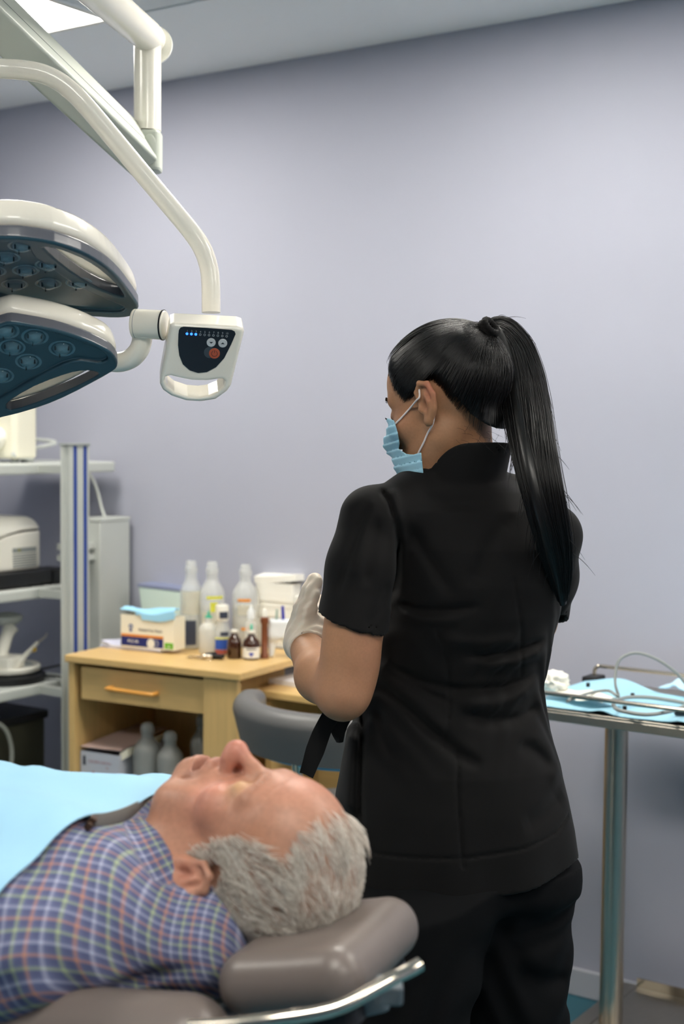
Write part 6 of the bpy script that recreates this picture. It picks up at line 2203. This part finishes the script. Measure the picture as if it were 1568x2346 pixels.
V1, F1 = surfnet(man_f, (-1.86, 1.13, 0.90), (0.14, 1.80, 1.32), 0.0034)
Q_ = HM.loc(toC(V1)).astype(float)
spots = [((0, 0.105, -0.040), (0.02, 0.02, 0.02), '#c9776a', 0.6), ((0.045, 0.060, -0.030), (0.03, 0.03, 0.025), '#cf8676', 0.55), ((-0.045, 0.060, -0.030), (0.03, 0.03, 0.025), '#cf8676', 0.55),
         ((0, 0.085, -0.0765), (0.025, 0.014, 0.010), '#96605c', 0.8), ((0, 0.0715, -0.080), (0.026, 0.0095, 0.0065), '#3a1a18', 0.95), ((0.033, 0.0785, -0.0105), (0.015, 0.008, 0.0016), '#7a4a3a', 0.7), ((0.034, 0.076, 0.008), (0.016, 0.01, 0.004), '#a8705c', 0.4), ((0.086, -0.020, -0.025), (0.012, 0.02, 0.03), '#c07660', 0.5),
         ((0.086, -0.0165, -0.029), (0.007, 0.008, 0.010), '#8a4a3a', 0.6), ((0, 0.09, 0.06), (0.05, 0.03, 0.03), '#d09080', 0.35), ((0.036, 0.075, -0.002), (0.018, 0.016, 0.011), '#bd9a6e', 0.75),
         ((0.066, 0.030, 0.020), (0.004, 0.004, 0.0035), '#8a5a40', 0.7), ((0.060, 0.022, -0.060), (0.003, 0.003, 0.003), '#9a6248', 0.6), ((0.058, 0.035, 0.045), (0.012, 0.012, 0.012), '#b0795a', 0.5),
         ((0.070, 0.01, 0.03), (0.01, 0.012, 0.02), '#b78362', 0.4), ((0, -0.03, 0.09), (0.09, 0.06, 0.05), '#c7a78f', 0.5), ((0.07, -0.05, 0.02), (0.03, 0.05, 0.06), '#c0a08a', 0.4)]
col = paint('#ae7d66', spots, Q_, 5, 0.05)
man_o = WC(np.array([-0.9, YC, 0.94]))
man = link('person', mesh_np('person', WC(V1), F1, attrs={'Col': col}), M['skin_old'], None,
           'white-haired man in a plaid shirt lying on his back under a blue bib, eyes closed', 'person', loc=tuple(man_o))

# ---- shirt
nax = nk0 - nk1
nax /= np.linalg.norm(nax)


def shirt_f(p):
    f = trunk(p, 0.010)
    for am_ in arms_m:
        f = smin(f, chain(p, am_, [0.066, 0.054, 0.036], 0.02), 0.02)
    f = np.maximum(f, -(p[..., 0] + 0.845))
    w1 = np.float32(arms_m[0][2] + np.array([0.02, 0, 0]))
    f = np.maximum(f, np.where(p[..., 0] < -0.70, -(p[..., 0] + 0.765), -1) * np.where(np.abs(p[..., 1] - YC) > 0.11, 1, 0) + np.where(np.abs(p[..., 1] - YC) > 0.11, 0, -1))
    # cloth creases over the shoulder and towards the collar
    q = p[..., 0] * 0.9 + p[..., 2] * 0.7
    f = f + 0.0026 * np.sin(p[..., 0] * 55 + 5 * np.sin(p[..., 2] * 26 + 1.2)) * np.clip((-0.20 - p[..., 0]) / 0.05, 0, 1) * np.clip((1.46 - p[..., 1]) / 0.1, 0, 1)
    f = f + 0.0016 * np.sin(q * 85 + p[..., 1] * 30 + 2 * np.sin(p[..., 0] * 31))
    # seam between yoke and sleeve
    f = f + 0.003 * np.exp(-((p[..., 0] + 0.30 + 0.25 * (p[..., 2] - 1.05)) / 0.006) ** 2) * (p[..., 1] < 1.42)
    f = f + 0.008 * np.exp(-(((p[..., 0] + 0.165) / 0.05) ** 2 + ((p[..., 2] - 0.995 - (p[..., 0] + 0.165) * 0.25) / 0.008) ** 2)) * (p[..., 1] < 1.45)
    # collar: a folded band round the neck, flaring out over the yoke
    d = p - np.float32(nk0 - nax * 0.055)
    h = d @ np.float32(nax)
    rad = np.sqrt(np.maximum((d * d).sum(-1) - h * h, 0))
    rr = 0.0685 + 0.30 * np.clip(h, -0.02, 0.07)
    c = smax(np.abs(rad - rr) - 0.0042, np.abs(h - 0.026) - 0.030, 0.004)
    f = smin(f, c, 0.005)
    return np.maximum(f, -np.maximum(rad - 0.0635, h - 0.075))


V, Fc = surfnet(shirt_f, (-0.86, 1.12, 0.90), (-0.06, 1.80, 1.20), 0.0038)
d = V - (nk0 - nax * 0.055)
h = d @ nax
rad = np.sqrt(np.maximum((d * d).sum(1) - h * h, 0))
rr = 0.0685 + 0.30 * np.clip(h, -0.02, 0.07)
e1 = np.cross(nax, [0, 1, 0])
e1 /= np.linalg.norm(e1)
e2 = np.cross(nax, e1)
iscol = (np.abs(rad - rr) < 0.010) & (np.abs(h - 0.026) < 0.034)
uvb = np.stack([V[:, 0] * 0.97 + 0.22 * V[:, 2] + 0.003 * np.sin(V[:, 2] * 45), -np.arctan2(V[:, 2] - 0.93, V[:, 1] - YC) * 0.185 - 0.18 * V[:, 0] + 0.003 * np.sin(V[:, 0] * 40)], 1)
uvc = np.stack([h, np.arctan2(d @ e2, d @ e1) * 0.075], 1)
uv_ = np.where(iscol[:, None], uvc, uvb)
link('shirt', mesh_np('shirt', WC(V), Fc, attrs={'uv_cloth': uv_}), M['shirt'], man, label='blue, orange and pale green plaid shirt')


def trous_m(p):
    f = cap(p, (-0.83, 1.40, 1.03), (-0.86, 1.40, 1.03), 0.094)
    f = smin(f, cap(p, (-0.83, 1.51, 1.03), (-0.86, 1.51, 1.03), 0.094), 0.05)
    for lg in legs_m:
        f = smin(f, chain(p, lg, [0.09, 0.068, 0.052], 0.03), 0.03)
    return np.maximum(np.maximum(f, -(p[..., 0] + 1.69)), p[..., 0] + 0.83)


V, Fc = surfnet(trous_m, (-1.72, 1.22, 0.92), (-0.8, 1.70, 1.16), 0.008)
link('trousers', mesh_np('trousers', WC(V), Fc), M['grey_trouser'], man)
for lg in legs_m:
    a, b = lg[2] + np.array([-0.055, 0, -0.01]), lg[2] + np.array([-0.085, 0, 0.17])

    def shoe_m(p, a=a, b=b):
        f = cap(p, a, b, 0.046, 0.038)
        return np.maximum(f, a[0] - 0.045 - p[..., 0])
    V, Fc = surfnet(shoe_m, np.minimum(a, b) - 0.06, np.maximum(a, b) + 0.06, 0.006)
    link('shoe', mesh_np('shoe', WC(V), Fc), M['black'], man)

# ---- white hair, brows
WP = [(0.002, -0.048), (0.010, -0.034), (0.024, 0.0), (0.030, 0.022), (0.026, 0.045), (0.016, 0.062), (0.006, 0.078), (0.026, 0.084), (0.045, 0.088), (0.056, 0.094), (0.066, 0.100), (0.08, 0.2), (-0.25, 0.25), (-0.25, -0.09), (-0.075, -0.085), (-0.055, -0.06), (-0.044, -0.03), (-0.036, -0.004), (-0.018, 0.009), (0.000, 0.005), (0.006, -0.016), (-0.003, -0.044)]
mhead = lambda q: head_f(q, ears=False, male=True)


def proj_m(q, off, it=4):
    for _ in range(it):
        f0 = mhead(q) - off
        e = np.float32(0.0015)
        gr = np.stack([mhead(q + e * np.eye(3, dtype=np.float32)[k]) - (f0 + off) for k in range(3)], 1) / e
        q = q - f0[:, None] * gr / ((gr ** 2).sum(1)[:, None] + 1e-4)
    return q


rg = np.random.default_rng(33)
cand = Q_[(np.abs(Q_[:, 0]) < 0.095) & (Q_[:, 2] > -0.09) & (Q_[:, 1] < 0.07)]
cand = cand[poly2(cand[:, 1:3].astype(np.float32), WP) < 0.003]
cand = cand[(cand ** 2).sum(1) < 0.17 ** 2]
dens = np.ones(len(cand))
dens[(np.abs(cand[:, 0]) < 0.05) & (cand[:, 2] > 0.09) & (cand[:, 1] > -0.03)] = 0.45
root = cand[rg.choice(len(cand), 15000, p=dens / dens.sum())] + rg.normal(0, 0.0014, (15000, 3))
root = proj_m(root.astype(np.float32), np.float32(0.0006), 4)
flow = np.stack([0 * root[:, 0], -0.28 - 6 * np.maximum(0, root[:, 2] - 0.05), 0.95 - 9 * np.maximum(0, root[:, 2] - 0.04) - 11.0 * np.maximum(0, -root[:, 1] - 0.045)], 1)
# tufts: neighbouring hairs lean together
ph = np.sin(root @ np.array([55.0, 90, 70])) + np.sin(root @ np.array([-80.0, 40, 95]) + 1)
flow = flow + 0.22 * np.stack([np.cos(ph * 2), np.sin(ph * 1.7), np.sin(ph * 2.3)], 1) + rg.normal(0, 0.14, root.shape)
flow /= np.linalg.norm(flow, axis=1)[:, None]
L = rg.uniform(0.014, 0.030, len(root))
fringe = (root[:, 2] > 0.085) & (root[:, 1] > 0.03)
L[fringe] *= 1.35
cur = root.copy()
tr_ = [cur]
for k in range(1, 8):
    nx = (cur + flow * (L / 7)[:, None]).astype(np.float32)
    nx = proj_m(nx, (0.0008 + 0.0060 * (k / 7) ** 0.8 * (1 + 0.35 * np.sin(ph * 1.3)) + 0.006 * fringe * k / 7).astype(np.float32), 1)
    cur = nx
    tr_.append(cur)
TRm = np.stack(tr_, 1)
hair('hair', [W(HM.out(s_)) for s_ in TRm if np.isfinite(s_).all()], 0.00025, M['hair_white'], man, kind='stuff', root=0.3)
bro = []
for s_ in (1,):
    for k in range(40):
        t = rg.random()
        b = np.array([[s_ * (0.014 + 0.036 * t), 0.092 - 0.022 * t * t, 0.021 + 0.006 * sin(pi * t) + rg.normal(0, 0.002)]], np.float32)
        b = proj_m(b, np.float32(0.0004), 5)[0]
        dd = np.array([s_ * 0.6, 0.5 + rg.normal(0, 0.2), 0.25 + rg.normal(0, 0.3)]) * rg.uniform(0.003, 0.006)
        bro.append(W(HM.out(np.array([b + dd * u for u in np.linspace(0, 1, 4)]))))
hair('eyebrow', bro, 0.00015, M['hair_white'], man, kind='stuff')

# ---- blue bib on the chest with its clip and strap
def on_shirt(px, py):
    r = ray(px, py)
    d = 1.1
    for _ in range(120):
        v = float(shirt_f(toL((_C + r * d)[None]).astype(np.float32))[0])
        if v < 0.0004 or d > 2.1:
            break
        d += max(0.7 * v, 0.0004)
    return toL(_C + r * d)


bA, bC = on_shirt(207, 1890), on_shirt(0, 2070)
bB = bA + np.array([0.015, 0.27, 0.0])
e_n = (bC - bA)[:2] / np.linalg.norm((bC - bA)[:2])
bline = smooth_path([(*(bB + np.array([-0.05, 0.10, 0]))[:2], 0), (*bB[:2], 0), (*(bA + np.array([0.012, 0.09, 0]))[:2], 0), (*bA[:2], 0), (*bC[:2], 0), (*(bC[:2] + e_n * 0.10), 0)], 12)
nu, nv = len(bline), 56
G = np.zeros((nu, nv, 3))
for i in range(nu):
    for j in range(nv):
        v = j / (nv - 1)
        G[i, j, :2] = bline[i, :2] + np.array([-0.52 * v, 0.0]) + np.array([0.0, 0.006 * sin(9 * v)])
zz = np.full((nu, nv), 1.24)
for _ in range(60):
    pp = np.concatenate([G[..., :2], zz[..., None]], -1).reshape(-1, 3).astype(np.float32)
    zz = np.maximum(zz - 0.7 * np.maximum(shirt_f(pp).reshape(nu, nv) - 0.005, -0.002), 1.012)
for _ in range(8):   # cloth bridges the dips
    zs_ = zz.copy()
    zs_[1:-1, 1:-1] = (zz[2:, 1:-1] + zz[:-2, 1:-1] + zz[1:-1, 2:] + zz[1:-1, :-2]) / 4
    zz = np.maximum(zz, zs_)
U_, V_ = np.meshgrid(np.linspace(0, 1, nu), np.linspace(0, 1, nv), indexing='ij')
zz = zz + 0.005 * np.exp(-((U_ - 0.62 + 0.45 * (V_ - 0.3)) / 0.035) ** 2) * np.clip(V_ * 4, 0, 1) + 0.004 * np.exp(-((V_ - 0.45 - 0.3 * (U_ - 0.3)) / 0.035) ** 2) + 0.0025 * (1 + np.sin(11 * U_ + 7 * V_))
G[..., 2] = zz + 0.001
Gd = np.stack([toC(G[i]) for i in range(nu)])
bib_o = WC(bA)
bib = thing('patient_bib', 'sky blue disposable bib spread over the chest of the lying man', 'bib', tuple(bib_o))
MB(RZ).grid(Gd, 0.0015).build('bib_sheet', M['bib'], bib)
bAc = toC(bA)
dA = float((bAc - _C) @ _f)
strap = [P(214, 1884, dA), P(245, 1880, dA + 0.02), P(285, 1868, dA + 0.05), P(322, 1850, dA + 0.09), P(350, 1834, dA + 0.13)]
sp3 = smooth_path(strap, 6)
MB(RZ).tube(sp3, 0.009, 10, flat=(0.3, 1.0)).build('strap', mat('grey_strap', '#6c6a66', 0.6), bib)
cp = P(207, 1887, dA - 0.006)
MB(RZ @ rot('Y', 0.6), W(cp)).rbox(-0.004, 0.004, -0.006, 0.006, -0.009, 0.009, 0.003).box(-0.003, 0.003, -0.012, -0.0061, -0.004, 0.004).build('clip', mat('brown_metal_clip', '#5a463a', 0.35, metal=0.6), bib, bevel=0.001)

# ---- dental chair: headrest, backrest, seat, rail, base
ch_o = WC(np.array([-1.0, YC, 0.0]))
ch_o[2] = 0.0
chair = thing('dental_chair', 'taupe leather dental chair with a tilted headrest and chrome side rail', 'chair', tuple(ch_o))
hc = P(738, 2186, 1.455)
HR = rot('Z', radians(-22)) @ rot('Y', radians(-12))


def pad_f(p):
    q = (p - np.float32(hc)) @ np.float32(HR)
    f = rboxf(q, (0, 0, 0), (0.078, 0.105, 0.033), 0.032)
    return f + 0.10 * np.maximum(0, 0.03 - np.abs(q[..., 1]) * 0.25) * np.clip(q[..., 2] / 0.03, 0, 1) * np.exp(-(q[..., 0] / 0.07) ** 2) * 1.5


V, Fc = surfnet(pad_f, hc - 0.16, hc + 0.16, 0.005)
hd_ = link('headrest', mesh_np('headrest', W(V), Fc), M['leather'], chair)
MB(RZ @ HR, W(hc)).rbox(-0.06, 0.06, -0.085, 0.085, -0.048, -0.0335, 0.02).build('backing_plate', M['black'], hd_)


def back_f(p):
    w_ = 0.165 + 0.09 * np.clip((-0.25 - p[..., 0]) / 0.3, 0, 1)
    q = p - np.float32(np.array([-0.50, 1.425, 0.893]))
    x = np.abs(q[..., 0]) - (0.385 - 0.05)
    y = np.abs(q[..., 1]) - (w_ - 0.05)
    z = np.abs(q[..., 2]) - (0.042 - 0.04)
    k = np.sqrt(np.maximum(x, 0) ** 2 + np.maximum(y, 0) ** 2) + np.minimum(np.maximum(x, y), 0)
    k = k - 0.01
    f = np.sqrt(np.maximum(k, 0) ** 2 + np.maximum(z, 0) ** 2) + np.minimum(np.maximum(k, z), 0) - 0.040
    for ya_, yb_ in ((1.318, 1.20), (1.532, 1.65)):   # raised side bolsters
        f = smin(f, cap(p, (-0.095, ya_, 0.952), (-0.82, yb_, 0.945), 0.050, 0.046), 0.04)
    return f


V, Fc = surfnet(back_f, (-0.95, 1.10, 0.82), (0.0, 1.76, 1.03), 0.007)
link('backrest', mesh_np('backrest', WC(V), Fc), M['leather'], chair)
for nm, x0, x1 in (('seat', -1.40, -0.91), ('leg_rest', -1.92, -1.42)):
    def seat_f(p, x0=x0, x1=x1):
        return rboxf(p, ((x0 + x1) / 2, YC, 0.892), ((x1 - x0) / 2, 0.27, 0.045), 0.04)
    V, Fc = surfnet(seat_f, (x0 - 0.02, 1.16, 0.84), (x1 + 0.02, 1.75, 0.97), 0.010)
    link(nm, mesh_np(nm, WC(V), Fc), M['leather'], chair)
rl = [(430, 2352, 1.265), (540, 2346, 1.265), (640, 2334, 1.265), (730, 2320, 1.27), (790, 2302, 1.275), (850, 2270, 1.285), (900, 2242, 1.295), (940, 2222, 1.305), (963, 2209, 1.31)]
MB(RZ).tube(smooth_path([P(*q) for q in rl], 6), 0.0066, 14).build('side_rail', M['chrome'], chair)
M['chair_metal'] = mat('grey_cast_metal', '#6f777c', 0.4, metal=0.6)
MB(RZ, W(P(893, 2280, 1.33))).rbox(-0.013, 0.013, -0.004, 0.03, -0.010, 0.009, 0.005).build('rail_bracket', M['chair_metal'], chair, bevel=0.003)
MB(RZ @ rot('Y', radians(-14)), W(P(720, 2300, 1.42))).rbox(-0.12, 0.075, -0.035, 0.035, -0.012, 0.010, 0.008).build('headrest_arm', M['chair_metal'], chair, bevel=0.004)
MB(RZ, W(P(640, 2325, 1.46))).rbox(-0.022, 0.022, -0.02, 0.02, -0.022, 0.018, 0.008).build('lock_block', M['black'], chair, bevel=0.004)
MB(RZ, W(P(800, 2300, 1.45))).rbox(-0.022, 0.022, -0.015, 0.015, -0.006, 0.008, 0.004).build('lock_plate', M['black'], chair, bevel=0.002)
MB(RZ).tube(smooth_path([P(*q) for q in ((672, 2330, 1.30), (664, 2322, 1.305), (672, 2313, 1.31), (692, 2310, 1.32))], 5), 0.0014, 8).build('release_wire', M['chrome'], chair)
MB(RC, OC).box(-1.85, -0.2, 1.33, 1.55, 0.79, 0.845).build('under_frame', M['chair_metal'], chair, bevel=0.01)
MB(RC, OC).lathe([(0.17, 0.0955), (0.15, 0.15), (0.13, 0.3), (0.13, 0.799)], o=(-1.05, YC, 0), seg=28).build('column', M['white'], chair)
MB(RC, OC).rbox(-1.55, -0.55, 1.22, 1.69, 0.035, 0.095, 0.1).build('base', M['white'], chair, bevel=0.01)
